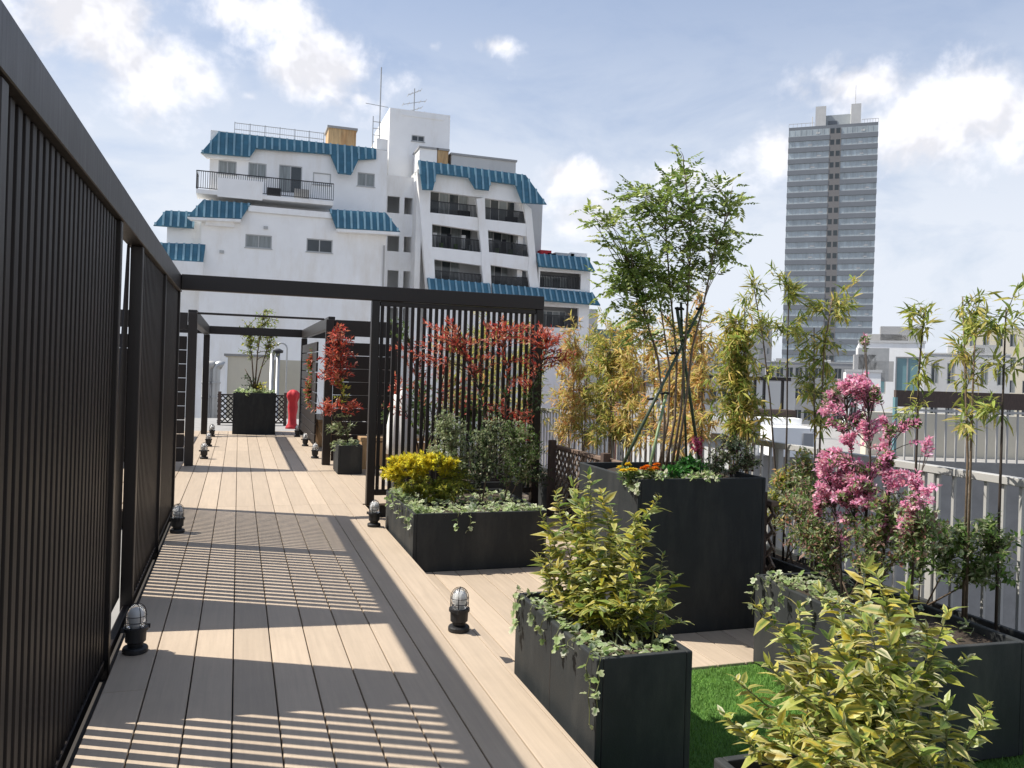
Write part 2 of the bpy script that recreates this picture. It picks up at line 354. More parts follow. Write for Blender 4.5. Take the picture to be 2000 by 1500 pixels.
# ---------------------------------------------------------------- far pergola with horizontal board screens
def far_pergola():
    t = thing('pergola', 'far dark brown open pergola with horizontal board side screens', 'pergola', (.35, 15.4, 0))
    o = Vector((.35, 15.4, 0)); L = lambda x, y, z: (x - o.x, y - o.y, z - o.z)
    def bx(name, x0, x1, y0, y1, z0, z1, m=M['brown']):
        return piece(name, m, t, (x1 - x0, y1 - y0, z1 - z0), L((x0 + x1) / 2, (y0 + y1) / 2, (z0 + z1) / 2), bevel=.004)
    bx('beam', -.71, -.59, 12.66, 18.14, 2.06, 2.24); bx('beam', 1.27, 1.37, 12.66, 18.14, 2.06, 2.24)
    bx('beam', -2.0, 2.4, 18.14, 18.26, 2.08, 2.245)
    bx('rafter', -.58, 1.20, 12.56, 12.62, 2.175, 2.205)
    for x, y in ((-.64, 12.6), (-.64, 18.08), (1.29, 12.6), (1.32, 18.08), (2.29, 12.6), (-1.95, 12.6)):
        bx('post', x - .06, x + .06, y - .055, y + .055, .001, 2.055 if y > 13 else 2.19)
    for (x0, x1) in ((-1.88, -.71), (1.36, 2.22)):
        bx('header', x0, x1, 12.56, 12.62, 1.95, 2.19)
        z = .06
        for k in range(9):
            bx('board', x0, x1, 12.58, 12.605, z, z + .192, M['screen']); z += .200
    for x in (-1.9, 2.29):
        z = .06
        for k in range(8):
            bx('board', x - .012, x + .012, 12.72, 18.0, z, z + .17, M['screen']); z += .205
    bx('upright', -1.30, -1.26, 12.555, 12.579, .05, 1.95)
    # ladder like rungs on the right hand side
    for k in range(10): bx('rung', 1.28, 1.31, 14.6, 18.02, .12 + .18 * k, .12 + .18 * k + .165, M['screen'])
far_pergola()

# ---------------------------------------------------------------- deck lamps
def lamp_proto():
    t = thing('deck_lamp', 'x', 'lamp', (0, 0, 0), group='caged deck lamps along the walkway')
    MB().lathe([(.056, .0), (.062, .004), (.062, .022), (.057, .030), (.040, .032)], seg=24).build('base', M['iron'], t, smooth=False)
    MB().lathe([(.036, .0325), (.040, .05), (.050, .058), (.052, .112), (.060, .114), (.060, .130), (.050, .132)], seg=24).build('housing', M['iron'], t)
    g = [(.046, .1325)] + [(.046, .14), (.046, .19)] + [(.046 * math.cos(a), .19 + .055 * math.sin(a)) for a in (.3, .6, .9, 1.2, 1.45)]
    MB().lathe(g, seg=24).build('glass_dome', M['glass'], t, smooth=True)
    MB().lathe([(.020, .1328), (.024, .15), (.030, .17), (.030, .195), (.022, .212), (.010, .222)], seg=14).build('bulb', M['reflector'], t, smooth=True)
    for zz in (.158, .188):
        MB().tube([(.0505 * math.cos(a), .0505 * math.sin(a), zz) for a in np.linspace(0, 6.283, 25)], .0022, 4).build('cage_ring', M['iron'], t)
    for k in range(4):
        a = k * math.pi / 2 + .5; c, s = math.cos(a), math.sin(a)
        pts = [(.0515, .131), (.0515, .19)] + [(.0515 * math.cos(q), .19 + .0605 * math.sin(q)) for q in np.linspace(.25, 1.5, 6)]
        MB().tube([(r * c, r * s, z) for r, z in pts], .0024, 4).build('cage_bar', M['iron'], t)
    for k in (0, 2):
        a = k * math.pi / 2 + .5
        MB().box(-.008, .008, -.006, .006, .112, .134).build('lug', M['iron'], t).location = (.066 * math.cos(a), .066 * math.sin(a), 0)
    return t
def dup(root, loc, label, rz=0.):
    r = root.copy(); link(r); r.location = loc; r.rotation_euler = (0, 0, rz); r['label'] = label
    for ch in list(root.children):
        c = ch.copy(); link(c, r)
    return r
lp = lamp_proto()
spots = [(-.46, 4.58, 'caged deck lamp at the left edge of the walkway, nearest to the viewer'),
         (1.243, 4.545, 'caged deck lamp at the right edge of the walkway, nearest, throwing a small shadow'),
         (-.466, 7.70, 'caged deck lamp at the foot of the left slat screen, second from the viewer'),
         (1.25, 7.70, 'caged deck lamp against the corner of the long low planter by the trellis post'),
         (-.466, 13.48, 'caged deck lamp on the left beyond the crossing beam, front one of three'),
         (-.466, 15.45, 'caged deck lamp on the left under the far pergola, middle one of three'),
         (-.466, 17.44, 'caged deck lamp on the left under the far pergola, farthest of three'),
         (1.205, 13.48, 'caged deck lamp beside the red leaved planter, front one of the right far row'),
         (1.205, 15.50, 'caged deck lamp in front of the wooden bench end, middle of the right far row'),
         (1.195, 17.50, 'caged deck lamp nearest the big square planter, last of the right far row')]
for i, (x, y, lb) in enumerate(spots):
    if i == 0: lp.location = (x, y, .0005); lp['label'] = lb
    else: dup(lp, (x, y, .0005), lb, rz=i * .7)

# ---------------------------------------------------------------- planters (open boxes with a rim and soil)
def planter(name, label, x0, x1, y0, y1, z0, z1, rim=.03, rz=0., group='charcoal planter boxes', seam=None):
    cx, cy_ = (x0 + x1) / 2, (y0 + y1) / 2
    t = thing(name, label, 'planter', (cx, cy_, z0), rz, group)
    a, b = (x1 - x0) / 2, (y1 - y0) / 2; h = z1 - z0
    boxo('side_panel', M['planter'], t, -a, -a + rim, -b, b, 0, h, .007); boxo('side_panel', M['planter'], t, a - rim, a, -b, b, 0, h, .007)
    boxo('end_panel', M['planter'], t, -a + rim, a - rim, -b + .001, -b + rim, 0, h - .001, .004); boxo('end_panel', M['planter'], t, -a + rim, a - rim, b - rim, b - .001, 0, h - .001, .004)
    # soil as a lumpy sheet
    nx, ny = 10, 10; mb = MB()
    xs = np.linspace(-a + rim, a - rim, nx + 1); ys = np.linspace(-b + rim, b - rim, ny + 1)
    for yy in ys:
        for xx in xs: mb.v.append((xx, yy, h - .045 + random.uniform(-.008, .012)))
    for j in range(ny):
        for i in range(nx):
            k = j * (nx + 1) + i; mb.f.append((k, k + 1, k + nx + 2, k + nx + 1))
    mb.build('soil', M['soil'], t, smooth=True)
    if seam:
        for yy in seam: boxo('dark_strip', M['joist'], t, -a - .001, -a + .004, yy - b - .003, yy - b + .003, .004, h - .004)
    return t
P1 = planter('planter', 'charcoal planter box at the edge of the walkway holding a variegated shrub, nearest whole one', 1.385, 1.82, 2.97, 3.97, STEP, .365, seam=(.5,))  # seam here is a dark strip standing in for an ivy shadow
P0 = planter('planter', 'charcoal planter box cut off by the bottom right edge of the picture', 1.385, 1.98, 1.05, 2.13, STEP, .36)
P2 = planter('planter', 'largest charcoal cube planter carrying the tall tree and marigolds', 2.40, 3.345, 4.62, 5.56, STEP, .845, rim=.025)
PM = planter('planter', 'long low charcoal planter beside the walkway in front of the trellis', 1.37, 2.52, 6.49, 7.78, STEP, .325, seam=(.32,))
P3 = planter('planter', 'charcoal planter box under the pink flowering shrub', 2.86, 3.42, 2.75, 4.06, STEP, .36, rz=rad(-3))
PF = planter('planter', 'black square planter at the far end of the walkway', -.09, .775, 18.06, 18.9, .0005, .87)
PR = planter('planter', 'small charcoal planter with the red leaved shrub beside the far walkway', 1.335, 1.67, 11.45, 12.02, .0005, .40)
PS = planter('planter', 'small charcoal planter tucked between the long planter and the trellis', 2.12, 2.80, 7.92, 8.55, STEP, .37)
PB_ = planter('trough', 'long narrow charcoal trough along the railing full of bamboo', 3.66, 3.93, 2.3, 13.4, -.1995, .22)
PN = planter('planter', 'dark planter with red shrub just behind the trellis', 1.75, 2.6, 9.4, 9.9, .0005, .42)

# ---------------------------------------------------------------- railing, lattice fences
def railing():
    t = thing('railing', 'pale grey metal railing along the roof edge behind the bamboo', 'railing', (4.02, 6.5, -.20))
    L = lambda y, z: (0, y - 6.5, z + .20)
    piece('top_rail', M['wmetal'], t, (.06, 10.6, .045), L(6.2, .985)); piece('bottom_rail', M['wmetal'], t, (.035, 10.6, .03), L(6.2, .02))
    y = .9
    while y < 11.5: piece('post', M['wmetal'], t, (.05, .05, 1.162), L(y, .381)); y += 1.5
    y = 1.0
    while y < 11.4: piece('baluster', M['wmetal'], t, (.018, .018, .926), L(y, .4985), bevel=0); y += .11
railing()
def lattice(name, label, A, B, z0, z1, pitch, w, posts, cap=M['fencet'], slat=M['lattice']):
    A = Vector(A); B = Vector(B); d = (B - A); Ln = d.length; d.normalize(); rz = math.atan2(d.y, d.x)
    t = thing(name, label, 'fence', (A.x, A.y, z0), rz); H = z1 - z0
    piece('cap_rail', cap, t, (Ln, .06, .035), (Ln / 2, 0, H - .0175)); piece('bottom_rail', cap, t, (Ln, .045, .035), (Ln / 2, 0, .06))
    for q in posts: piece('post', M['fence'], t, (.075, .075, H + .06), (q, -.07, (H + .06) / 2))
    zz0, zz1 = .078, H - .036; h = zz1 - zz0
    for sgn, off in ((1, -.0075), (-1, .0075)):
        s = -h
        while s < Ln:
            a0 = max(s, 0); a1 = min(s + h, Ln)
            if a1 - a0 > .03:
                if sgn > 0: p, q = (a0, zz0 + (a0 - s)), (a1, zz0 + (a1 - s))
                else: p, q = (a0, zz1 - (a0 - s)), (a1, zz1 - (a1 - s))
                ln = math.hypot(q[0] - p[0], q[1] - p[1])
                piece('slat', slat, t, (round(ln - .008, 3), .012, w), ((p[0] + q[0]) / 2, off, (p[1] + q[1]) / 2), rot=(0, -sgn * math.pi / 4, 0), bevel=0)
            s += pitch
lattice('lattice_fence', 'brown diagonal lattice fence with wooden cap rail behind the big planter', (3.52, 8.85), (3.52, 4.75), STEP, .66, .115, .024, (.06, 1.5, 2.7, 4.02))
lattice('lattice_fence', 'black lattice fence behind the square planter at the far end of the walkway', (-.46, 21.0), (1.17, 21.0), -.02, .73, .125, .03, (.05, 1.58), cap=M['brown'], slat=M['brown'])

# ---------------------------------------------------------------- benches and odd things
def bench(label, x0, x1, y0, y1, z1):
    t = thing('bench', label, 'bench', ((x0 + x1) / 2, (y0 + y1) / 2, .0005), group='solid wooden benches')
    a, b = (x1 - x0) / 2, (y1 - y0) / 2; n = 4
    for i in range(n):
        if a > b: piece('seat_plank', M['wood'], t, (2 * a, 2 * b / n - .006, .05), (0, -b + (i + .5) * 2 * b / n, z1 - .025))
        else: piece('seat_plank', M['wood'], t, (2 * a / n - .006, 2 * b, .05), (-a + (i + .5) * 2 * a / n, 0, z1 - .025))
    for s in (-1, 1):
        if a > b: piece('end_panel', M['wood'], t, (.07, 2 * b - .02, z1 - .051), (s * (a - .05), 0, (z1 - .051) / 2))
        else: piece('end_panel', M['wood'], t, (2 * a - .02, .07, z1 - .051), (0, s * (b - .05), (z1 - .051) / 2))
    if a > b: piece('apron', M['wood'], t, (2 * a - .18, .025, z1 - .12), (0, -b + .03, (z1 - .02) / 2))
    else: piece('apron', M['wood'], t, (.025, 2 * b - .18, z1 - .12), (-a + .03, 0, (z1 - .02) / 2))
bench('wooden box bench behind the small planter with the red leaved shrub', 1.72, 2.9, 11.98, 12.42, .46)
bench('wooden box bench seen end on under the right of the far pergola', 1.40, 1.85, 15.3, 17.2, .50)

def draped(name, label, cat, loc, prof, m, lobes=7, amp=.12, part='cover'):
    t = thing(name, label, cat, loc); mb = MB(); seg = 42
    for r, z in prof:
        for k in range(seg):
            a = 2 * math.pi * k / seg; rr = r * (1 + amp * math.sin(lobes * a + z * 2) * min(1, z + .3)); mb.v.append((rr * math.cos(a), rr * math.sin(a), z))
    for i in range(len(prof) - 1):
        for k in range(seg):
            j = (k + 1) % seg; mb.f.append((i * seg + k, i * seg + j, (i + 1) * seg + j, (i + 1) * seg + k))
    mb.f.append(tuple((len(prof) - 1) * seg + k for k in range(seg))); mb.f.append(tuple(range(seg - 1, -1, -1)))
    mb.build(part, m, t, smooth=True); return t
draped('covered_stand', 'red cloth covered stand beside the far lattice fence', 'cover', (1.24, 20.0, -.02),
       [(.16, .0), (.14, .05), (.10, .12), (.09, .30), (.115, .50), (.10, .62), (.12, .68), (.15, .76), (.14, .84), (.08, .90), (.02, .92)], M['red'], lobes=5, amp=.10)
pz = draped('closed_parasol', 'closed white parasol standing behind the slat trellis', 'parasol', (1.99, 10.4, .0005),
       [(.20, .40), (.195, .55), (.165, .75), (.14, .9), (.115, 1.05), (.08, 1.18), (.03, 1.24)], M['cloth'], lobes=8, amp=.09, part='canopy')
MB().lathe([(.20, 0), (.20, .05), (.05, .07), (.025, .08), (.025, .41)], seg=20).build('stand', M['wmetal'], pz)

# ================================================================ buildings
GZ = -16.
def holes_wall(mb, x0, x1, z0, z1, y0, y1, holes):
    """slab of wall between y0 (front) and y1 with rectangular openings"""
    xs = sorted({x0, x1, *[min(max(q, x0), x1) for h in holes for q in h[:2]]}); zs = sorted({z0, z1, *[min(max(q, z0), z1) for h in holes for q in h[2:]]})
    solid = {}
    for i in range(len(xs) - 1):
        for j in range(len(zs) - 1):
            cx, cz = (xs[i] + xs[i + 1]) / 2, (zs[j] + zs[j + 1]) / 2
            solid[i, j] = not any(h[0] < cx < h[1] and h[2] < cz < h[3] for h in holes)
    for (i, j), s in solid.items():
        if not s: continue
        a, b, c, d = xs[i], xs[i + 1], zs[j], zs[j + 1]
        mb.quad((a, y0, c), (b, y0, c), (b, y0, d), (a, y0, d)); mb.quad((a, y1, d), (b, y1, d), (b, y1, c), (a, y1, c))
        if not solid.get((i - 1, j)): mb.quad((a, y1, c), (a, y0, c), (a, y0, d), (a, y1, d))
        if not solid.get((i + 1, j)): mb.quad((b, y0, c), (b, y1, c), (b, y1, d), (b, y0, d))
        if not solid.get((i, j - 1)): mb.quad((a, y1, c), (b, y1, c), (b, y0, c), (a, y0, c))
        if not solid.get((i, j + 1)): mb.quad((a, y0, d), (b, y0, d), (b, y1, d), (a, y1, d))
    return mb
def rect(p, q, Y):
    """two opposite pixels on the plane y = Y -> x0, x1, z0, z1"""
    a = atY(*p, Y); b = atY(*q, Y); return (min(a[0], b[0]), max(a[0], b[0]), min(a[2], b[2]), max(a[2], b[2]))
def window(t, r, y, m=None, panes=2, sill=True, fr=M['alu']):
    """a framed window standing in an opening r, glass set back from y"""
    x0, x1, z0, z1 = r; w = .07
    mb = MB().box(x0, x1, y + .05, y + .14, z1 - w, z1).box(x0, x1, y + .05, y + .14, z0, z0 + w).box(x0, x0 + w, y + .051, y + .139, z0 + w, z1 - w).box(x1 - w, x1, y + .051, y + .139, z0 + w, z1 - w)
    for k in range(1, panes):
        xm = x0 + (x1 - x0) * k / panes; mb.box(xm - .035, xm + .035, y + .06, y + .13, z0 + w, z1 - w)
    o = mb.build('window', fr, t)
    for k in range(panes):
        a = x0 + (x1 - x0) * k / panes; b = x0 + (x1 - x0) * (k + 1) / panes
        mm = m or (M['pane'] if (k + int(x0 * 7)) % 2 else M['dglass'])
        boxo('pane', mm, o, a + .02, b - .02, y + .09, y + .10, z0 + .02, z1 - .02)
    if sill: boxo('sill', M['alu'], o, x0 - .06, x1 + .06, y - .06, y + .05, z0 - .05, z0 - .002)
    return o
def mansard(t, pts, Y0, k, m=M['roof'], ribs=.46, th=.10, name='roof'):
    """blue metal roof face: photo outline laid on a plane that slopes back; seams stand proud of it"""
    z0 = atY(*pts[0], Y0)[2]; P = []
    for p in pts:
        d = ray(*p); tt = (Y0 - k * z0 + k * CAMH) / (d[1] - k * d[2]); P.append(Vector((d[0] * tt, d[1] * tt, CAMH + d[2] * tt)))
    nrm = Vector((0, -1, k)).normalized()
    ro = MB().prism([p + nrm * .0 for p in P], [p - nrm * th for p in P]).build(name, m, t)
    xs = [p.x for p in P]; x = min(xs) + .12
    while x < max(xs) - .05:
        zz = []
        for i in range(len(P)):
            a, b = P[i], P[(i + 1) % len(P)]
            if (a.x - x) * (b.x - x) < 0: s = (x - a.x) / (b.x - a.x); zz.append(a.z + (b.z - a.z) * s)
        if len(zz) >= 2 and max(zz) - min(zz) > .15:
            a, b = min(zz), max(zz); f = lambda z: Vector((x, Y0 - k * (z0 - z), z)) + nrm * .045
            MB().bar(f(a + .02), f(b - .01), .13, .09).build('seam', M['rib'], ro)
        x += ribs
    return ro
def rail(t, a, b, h, name='balcony_rail', n=22, solid=False, m=M['iron'], th=.035):
    """balcony railing between two points at slab level"""
    a = Vector(a); b = Vector(b); up_ = Vector((0, 0, h)); mb = MB()
    mb.bar(a + up_, b + up_, .06).bar(a + up_ * .08, b + up_ * .08, .045)
    for i in range(n + 1):
        p = a.lerp(b, i / n); mb.bar(p + Vector((0, 0, h * .08)), p + up_, th)
    return mb.build(name, m, t)

def apartment():
    Yf = 58.
    base = atY(560, 700, Yf)
    t = thing('apartment_building', 'large white stepped apartment building with blue metal mansard roofs', 'building', (base[0], Yf, GZ))
    # parts are built in world coordinates, then hung under the empty
    grp = bpy.data.objects.new('tmp', None)
    T = t
    # --- main front wall
    r1 = rect((479.5, 456.6), (530.5, 486.6), Yf); r2 = rect((599, 465), (649, 495), Yf)
    x0 = atY(392, 480, Yf)[0]; x1 = atY(751.5, 560, Yf)[0]; zt = atY(600, 404, Yf)[2]
    ztop = atY(440, 397, Yf)[2]
    holes_wall(MB(), x0, x1, GZ, ztop - .25, Yf, Yf + .3, [r1, r2]).build('wall', M['white'], T)
    window(T, r1, Yf, M['pane']); window(T, r2, Yf, M['dglass'])
    boxo('wall', M['white'], T, x0, x0 + .3, Yf + .301, Yf + 12, GZ, ztop - .251); boxo('wall', M['white'], T, x1 - .3, x1, Yf + .301, Yf + 4, GZ, ztop - .251)
    boxo('room_floor', M['grey'], T, x0 + .3, x1 - .3, Yf + 1.5, Yf + 1.6, 0, ztop - .3)
    boxo('flat_roof', M['lgrey'], T, x0, x1, Yf - .05, Yf + 6, ztop - .25, ztop - .05)
    boxo('eave', M['white'], T, atY(485, 400, Yf)[0], atY(650, 408, Yf)[0], Yf - .18, Yf - .051, ztop - .42, ztop - .02)
    for q in ((430, 440), (725, 452)):
        c = atY(*q, Yf); boxo('bracket', M['white'], T, c[0] - .9, c[0] + .9, Yf - .4, Yf - .002, c[2] - .1, c[2] + .55)
    for q in ((433, 492), (519, 445)):
        c = atY(*q, Yf); boxo('vent', M['alu'], T, c[0] - .14, c[0] + .14, Yf - .08, Yf - .002, c[2] - .1, c[2] + .1)
    c = atY(751, 560, Yf); MB().tube([(c[0] - .12, Yf - .09, GZ), (c[0] - .12, Yf - .09, ztop - 2)], .06, 6).build('drain_pipe', M['wmetal'], T)
    mansard(T, [(397, 390), (490, 397.5), (470.5, 427.5), (365, 423)], Yf - .10, .42)
    mansard(T, [(643, 408.6), (754, 415.5), (782, 453), (656.5, 445.5)], Yf - .10, .42)
    for (a, b, c_, d) in (((365, 423.5), (470.5, 428), (470, 433), (372, 429)), ((657, 446), (782, 453.5), (776, 459), (660, 452))):
        P = [Vector(atY(*p, Yf - .62)) for p in (a, b, c_, d)]
        MB().prism(P, [p + Vector((0, .61, 0)) for p in P]).build('soffit', M['white'], T)
    # --- left bay
    Yb = Yf + .8; xl = atY(326, 460, Yb)[0]; zl = atY(350, 413, Yb)[2]
    holes_wall(MB(), xl, x0 + .1, GZ, zl - .2, Yb, Yb + .3, [rect((338, 463), (392, 467), Yb)]).build('wall', M['white'], T)
    boxo('recess', M['brick'], T, xl + .3, x0 - .1, Yb + .29, Yb + .45, zl - 4, zl - 1.6)
    boxo('wall', M['white'], T, xl, xl + .3, Yb + .301, Yb + 8, GZ, zl - .2)
    mansard(T, [(323.5, 411), (379, 414), (379, 445.5), (299.5, 440)], Yb - .1, .42)
    mansard(T, [(311.5, 474), (401.5, 477), (397, 511.5), (328, 507)], Yf - .05, .45)
    P = [Vector(atY(*p, Yf - .9)) for p in ((328, 508), (397, 512), (396, 540), (338, 538))]
    MB().prism(P, [p + Vector((0, 1.6, 0)) for p in P]).build('bay_wall', M['white'], T)
    # --- penthouse
    Yp = Yf + 1.9
    x0p = atY(409, 340, Yp)[0]; x1p = atY(756, 350, Yp)[0]; zr = atY(580, 275, Yp)[2]
    ho = [rect((427, 312), (461.5, 342), Yp), rect((485.5, 316.5), (520, 348), Yp), rect((545.5, 321), (589, 379), Yp), rect((611.5, 336), (646, 363), Yp), rect((698.5, 336), (731.5, 366), Yp)]
    holes_wall(MB(), x0p, x1p, ztop - .06, zr, Yp, Yp + .25, ho).build('wall', M['white'], T)
    for i, h in enumerate(ho): window(T, h, Yp, [M['pane'], M['pane'], M['dglass'], M['white'], M['pane']][i], 1 if i == 3 else 2, sill=i != 2)
    boxo('curtain', M['pane'], T, ho[2][0] + .05, ho[2][0] + .75, Yp + .04, Yp + .088, ho[2][2] + .1, ho[2][3] - .1)
    boxo('wall', M['white'], T, x0p, x0p + .25, Yp + .251, Yp + 8, ztop - .06, zr); boxo('wall', M['white'], T, x1p - .25, x1p, Yp + .251, Yp + 8, ztop - .06, zr)
    boxo('flat_roof', M['lgrey'], T, x0p, x1p, Yp + .2, Yp + 8, zr, zr + .12); boxo('back_wall', M['grey'], T, x0p + .3, x1p - .3, Yp + 2, Yp + 2.1, ztop, zr - .01)
    mansard(T, [(428, 257), (735, 290), (735, 310), (700, 312), (686, 341), (660, 338), (645, 301), (500, 290), (488, 306), (392, 298)], Yp - .06, .32, ribs=.50)
    P = [Vector(atY(*p, Yp - .35)) for p in ((392, 298.5), (488, 306.5), (487, 312), (404, 308))]; MB().prism(P, [p + Vector((0, .34, 0)) for p in P]).build('soffit', M['white'], T)
    # balcony
    Yk = Yf - .15; a = atY(383, 371, Yk); b = atY(651, 391, Yk); zb = (a[2] + b[2]) / 2
    boxo('balcony_slab', M['white'], T, a[0], b[0], Yk, Yp - .003, zb - .28, zb)
    A = Vector((a[0], Yk + .06, zb)); B = Vector((b[0], Yk + .06, zb)); rail(T, A, B, 1.22, n=64); rail(T, A + Vector((0, 1.7, 0)), A, 1.22, n=9)
    s0 = rect((425.5, 346.5), (512.5, 393), Yk - .1); boxo('balcony_panel', M['white'], T, s0[0], s0[1], Yk - .12, Yk + .02, zb - .4, s0[3])
    boxo('air_conditioner', M['iron'], T, s0[1] + .3, s0[1] + 1.2, Yk + .5, Yk + .85, zb + .001, zb + .65); boxo('air_conditioner', M['wmetal'], T, b[0] - 2.6, b[0] - 1.6, Yk + .5, Yk + .85, zb + .001, zb + .75)
    # roof terrace fence
    fa = atY(458, 263, Yp + 2); fb = atY(632, 280, Yp + 2); mb = MB(); fh = 1.05
    for i in range(7):
        p = Vector(fa).lerp(Vector(fb), i / 6); p.z = zr + .12; mb.bar(p, p + Vector((0, 0, fh + .2)), .05)
    for hh in (.4, .85, 1.3): mb.bar((fa[0], Yp + 2, zr + hh), (fb[0], Yp + 2, zr + hh), .045)
    for i in range(40):
        xx = fa[0] + (fb[0] - fa[0]) * i / 40; mb.bar((xx, Yp + 2, zr + .2), (xx, Yp + 2, zr + 1.3), .014)
    mb.build('terrace_fence', M['alu'], T)
    # rusty plant boxes
    for (p, q, Y, cap) in (((642, 249), (695, 285), Yp + 1.6, 1),):
        r = rect(p, q, Y); o = boxo('rusty_box', M['rust'], T, r[0], r[1], Y, Y + 2.2, r[2] - .6, r[3]); boxo('lid', M['grey'], o, r[0] - .1, r[1] + .1, Y - .1, Y + 2.3, r[3] + .002, r[3] + .16)
    # --- stair core with open landings
    Yc = Yf + 2.6; xa = atY(750, 450, Yc)[0]; xb = atY(838, 450, Yc)[0]
    ops = [rect((757, 382), (813, 420), Yc), rect((757, 459), (811, 494), Yc), rect((757, 527), (808, 566), Yc), rect((757, 600), (806, 640), Yc)]
    zc = atY(790, 345, Yc)[2]
    pil = []
    for o_ in ops: xm = o_[0] + (o_[1] - o_[0]) * .42; pil += [(o_[0], xm, o_[2], o_[3]), (xm + .35, o_[1], o_[2], o_[3])]
    holes_wall(MB(), xa, xb, GZ, zc, Yc, Yc + .25, pil).build('stair_wall', M['white'], T)
    boxo('stair_back', M['lgrey'], T, xa, xb, Yc + 2.0, Yc + 2.2, GZ, zc - .1); boxo('roof_slab', M['white'], T, xa, xb, Yc + .25, Yc + 6, zc - .1, zc)
    for o_ in ops: boxo('landing', M['white'], T, xa, xb, Yc + .251, Yc + 1.99, o_[2] - .3, o_[2] - .02)
    c = atY(741, 285, Yp); boxo('stair_turret', M['white'], T, atY(735, 300, Yp + .4)[0], atY(757, 300, Yp + .4)[0], Yp + .4, Yp + 5, ztop, atY(745, 271, Yp + .4)[2])
    # --- lift tower
    Yt = Yf + 5; r = rect((761.7, 213), (876, 340), Yt); zt_ = atY(815, 217, Yt)[2]
    wn = rect((804, 263), (829, 278), Yt)
    yb_ = Yt + 7.5
    holes_wall(MB(), r[0], r[1], zc - 1, zt_, Yt, Yt + .3, [wn]).build('tower_wall', M['white'], T); window(T, wn, Yt, M['dglass'])
    boxo('tower_wall', M['white'], T, r[0], r[0] + .3, Yt + .301, yb_, zc - 1, zt_); boxo('tower_wall', M['white'], T, r[1] - .3, r[1], Yt + .301, yb_, zc - 1, zt_); boxo('tower_roof', M['lgrey'], T, r[0] + .3, r[1] - .3, Yt + .301, yb_, zt_ - .5, zt_ - .2)
    boxo('tower_back', M['grey'], T, r[0] + .3, r[1] - .3, Yt + 3, Yt + 3.1, zc - 1, zt_ - .6)
    boxo('tower_panel', M['white'], T, r[0] + .9, r[1] - .5, Yt - .05, Yt - .002, wn[3] + 1.4, wn[3] + 1.55)
    # masts
    c = atY(740, 142, Yt); mb = MB().tube([(c[0], Yt - 1.2, zr), (c[0], Yt - 1.2, c[2])], .05, 5)
    for k in range(5): mb.bar((c[0] - .5, Yt - 1.2, zr + .6 + k * .5), (c[0] + .1, Yt - 1.2, zr + .6 + k * .5), .05)
    mb.bar((c[0] - .5, Yt - 1.2, zr), (c[0] - .5, Yt - 1.2, zr + 3), .06).bar((c[0] - 1.1, Yt - 1.2, zr + 3.9), (c[0] + .6, Yt - 1.2, zr + 3.8), .04)
    mb.build('radio_mast', M['alu'], T)
    c = atY(815, 165, Yt); mb = MB().tube([(c[0], Yt + 1, zt_ - .2), (c[0], Yt + 1, c[2])], .045, 5)
    for k, (zz, w) in enumerate(((.2, .5), (.7, .9), (1.05, .6), (1.3, .8))):
        z = c[2] - zz * 1.6; mb.bar((c[0] - w, Yt + 1, z - .25), (c[0] + w, Yt + 1, z + .25), .04)
        for q in (-1, -.5, .5, 1): mb.bar((c[0] + w * q, Yt + .6, z + .25 * q), (c[0] + w * q, Yt + 1.4, z + .25 * q), .03)
    mb.build('tv_aerial', M['alu'], T)
    # --- right wing
    Yr = Yf + .6
    Q = lambda px, py, Y=Yr: Vector(atY(px, py, Y))
    bays = [((841, 374), (931, 388), (935, 425), (840, 415)), ((947, 386), (1023, 398), (1028, 437), (948, 428)),
            ((843, 437), (936, 451), (941, 493), (844, 482)), ((953, 449), (1029, 462), (1034, 502), (955, 492)),
            ((848, 506), (941, 519), (945, 560), (850, 552)), ((958, 517), (1031, 529), (1036, 566), (960, 562))]
    def slab(pxs, Ya=Yr, th=.5, name='wall', m=M['white']):
        P = [Q(*p, Ya) for p in pxs]; MB().prism(P, [p + Vector((0, th, 0)) for p in P]).build(name, m, T)
    bot = 640
    slab([(815, 337), (838, 340), (841, 374), (840, 415), (844, 437), (844, 482), (848, 506), (850, 552), (853, bot), (837, bot), (833, 567)], name='pier')
    slab([(931, 388), (947, 386), (948, 428), (953, 449), (955, 492), (958, 517), (960, 562), (965, bot), (948, bot), (945, 560), (941, 519), (941, 493), (936, 451), (935, 425)], Ya=Yr - .08, th=.6, name='pier')
    slab([(1023, 398), (1024, 396), (1038, 408), (1052, 560), (1060, bot), (1040, bot), (1036, 566), (1031, 529), (1034, 502), (1029, 462), (1028, 437)], name='pier')
    slab([(838, 338), (1024, 366), (1024, 397), (838, 372)], Ya=Yr + .1, th=.35, name='parapet')
    for a_, b_, c_, d_ in (((840, 415), (936, 425), (937, 451), (843, 437)), ((947, 428), (1029, 437), (1030, 462), (952, 449)), ((844, 482), (942, 493), (942, 519), (847, 506)), ((954, 492), (1034, 502), (1032, 529), (957, 517)), ((849, 552), (946, 560), (946, 640), (852, 640)), ((959, 562), (1037, 566), (1040, 640), (964, 640))):
        slab([a_, b_, c_, d_], Ya=Yr + .06, th=.4, name='spandrel')
    Yw = Yr + 1.7
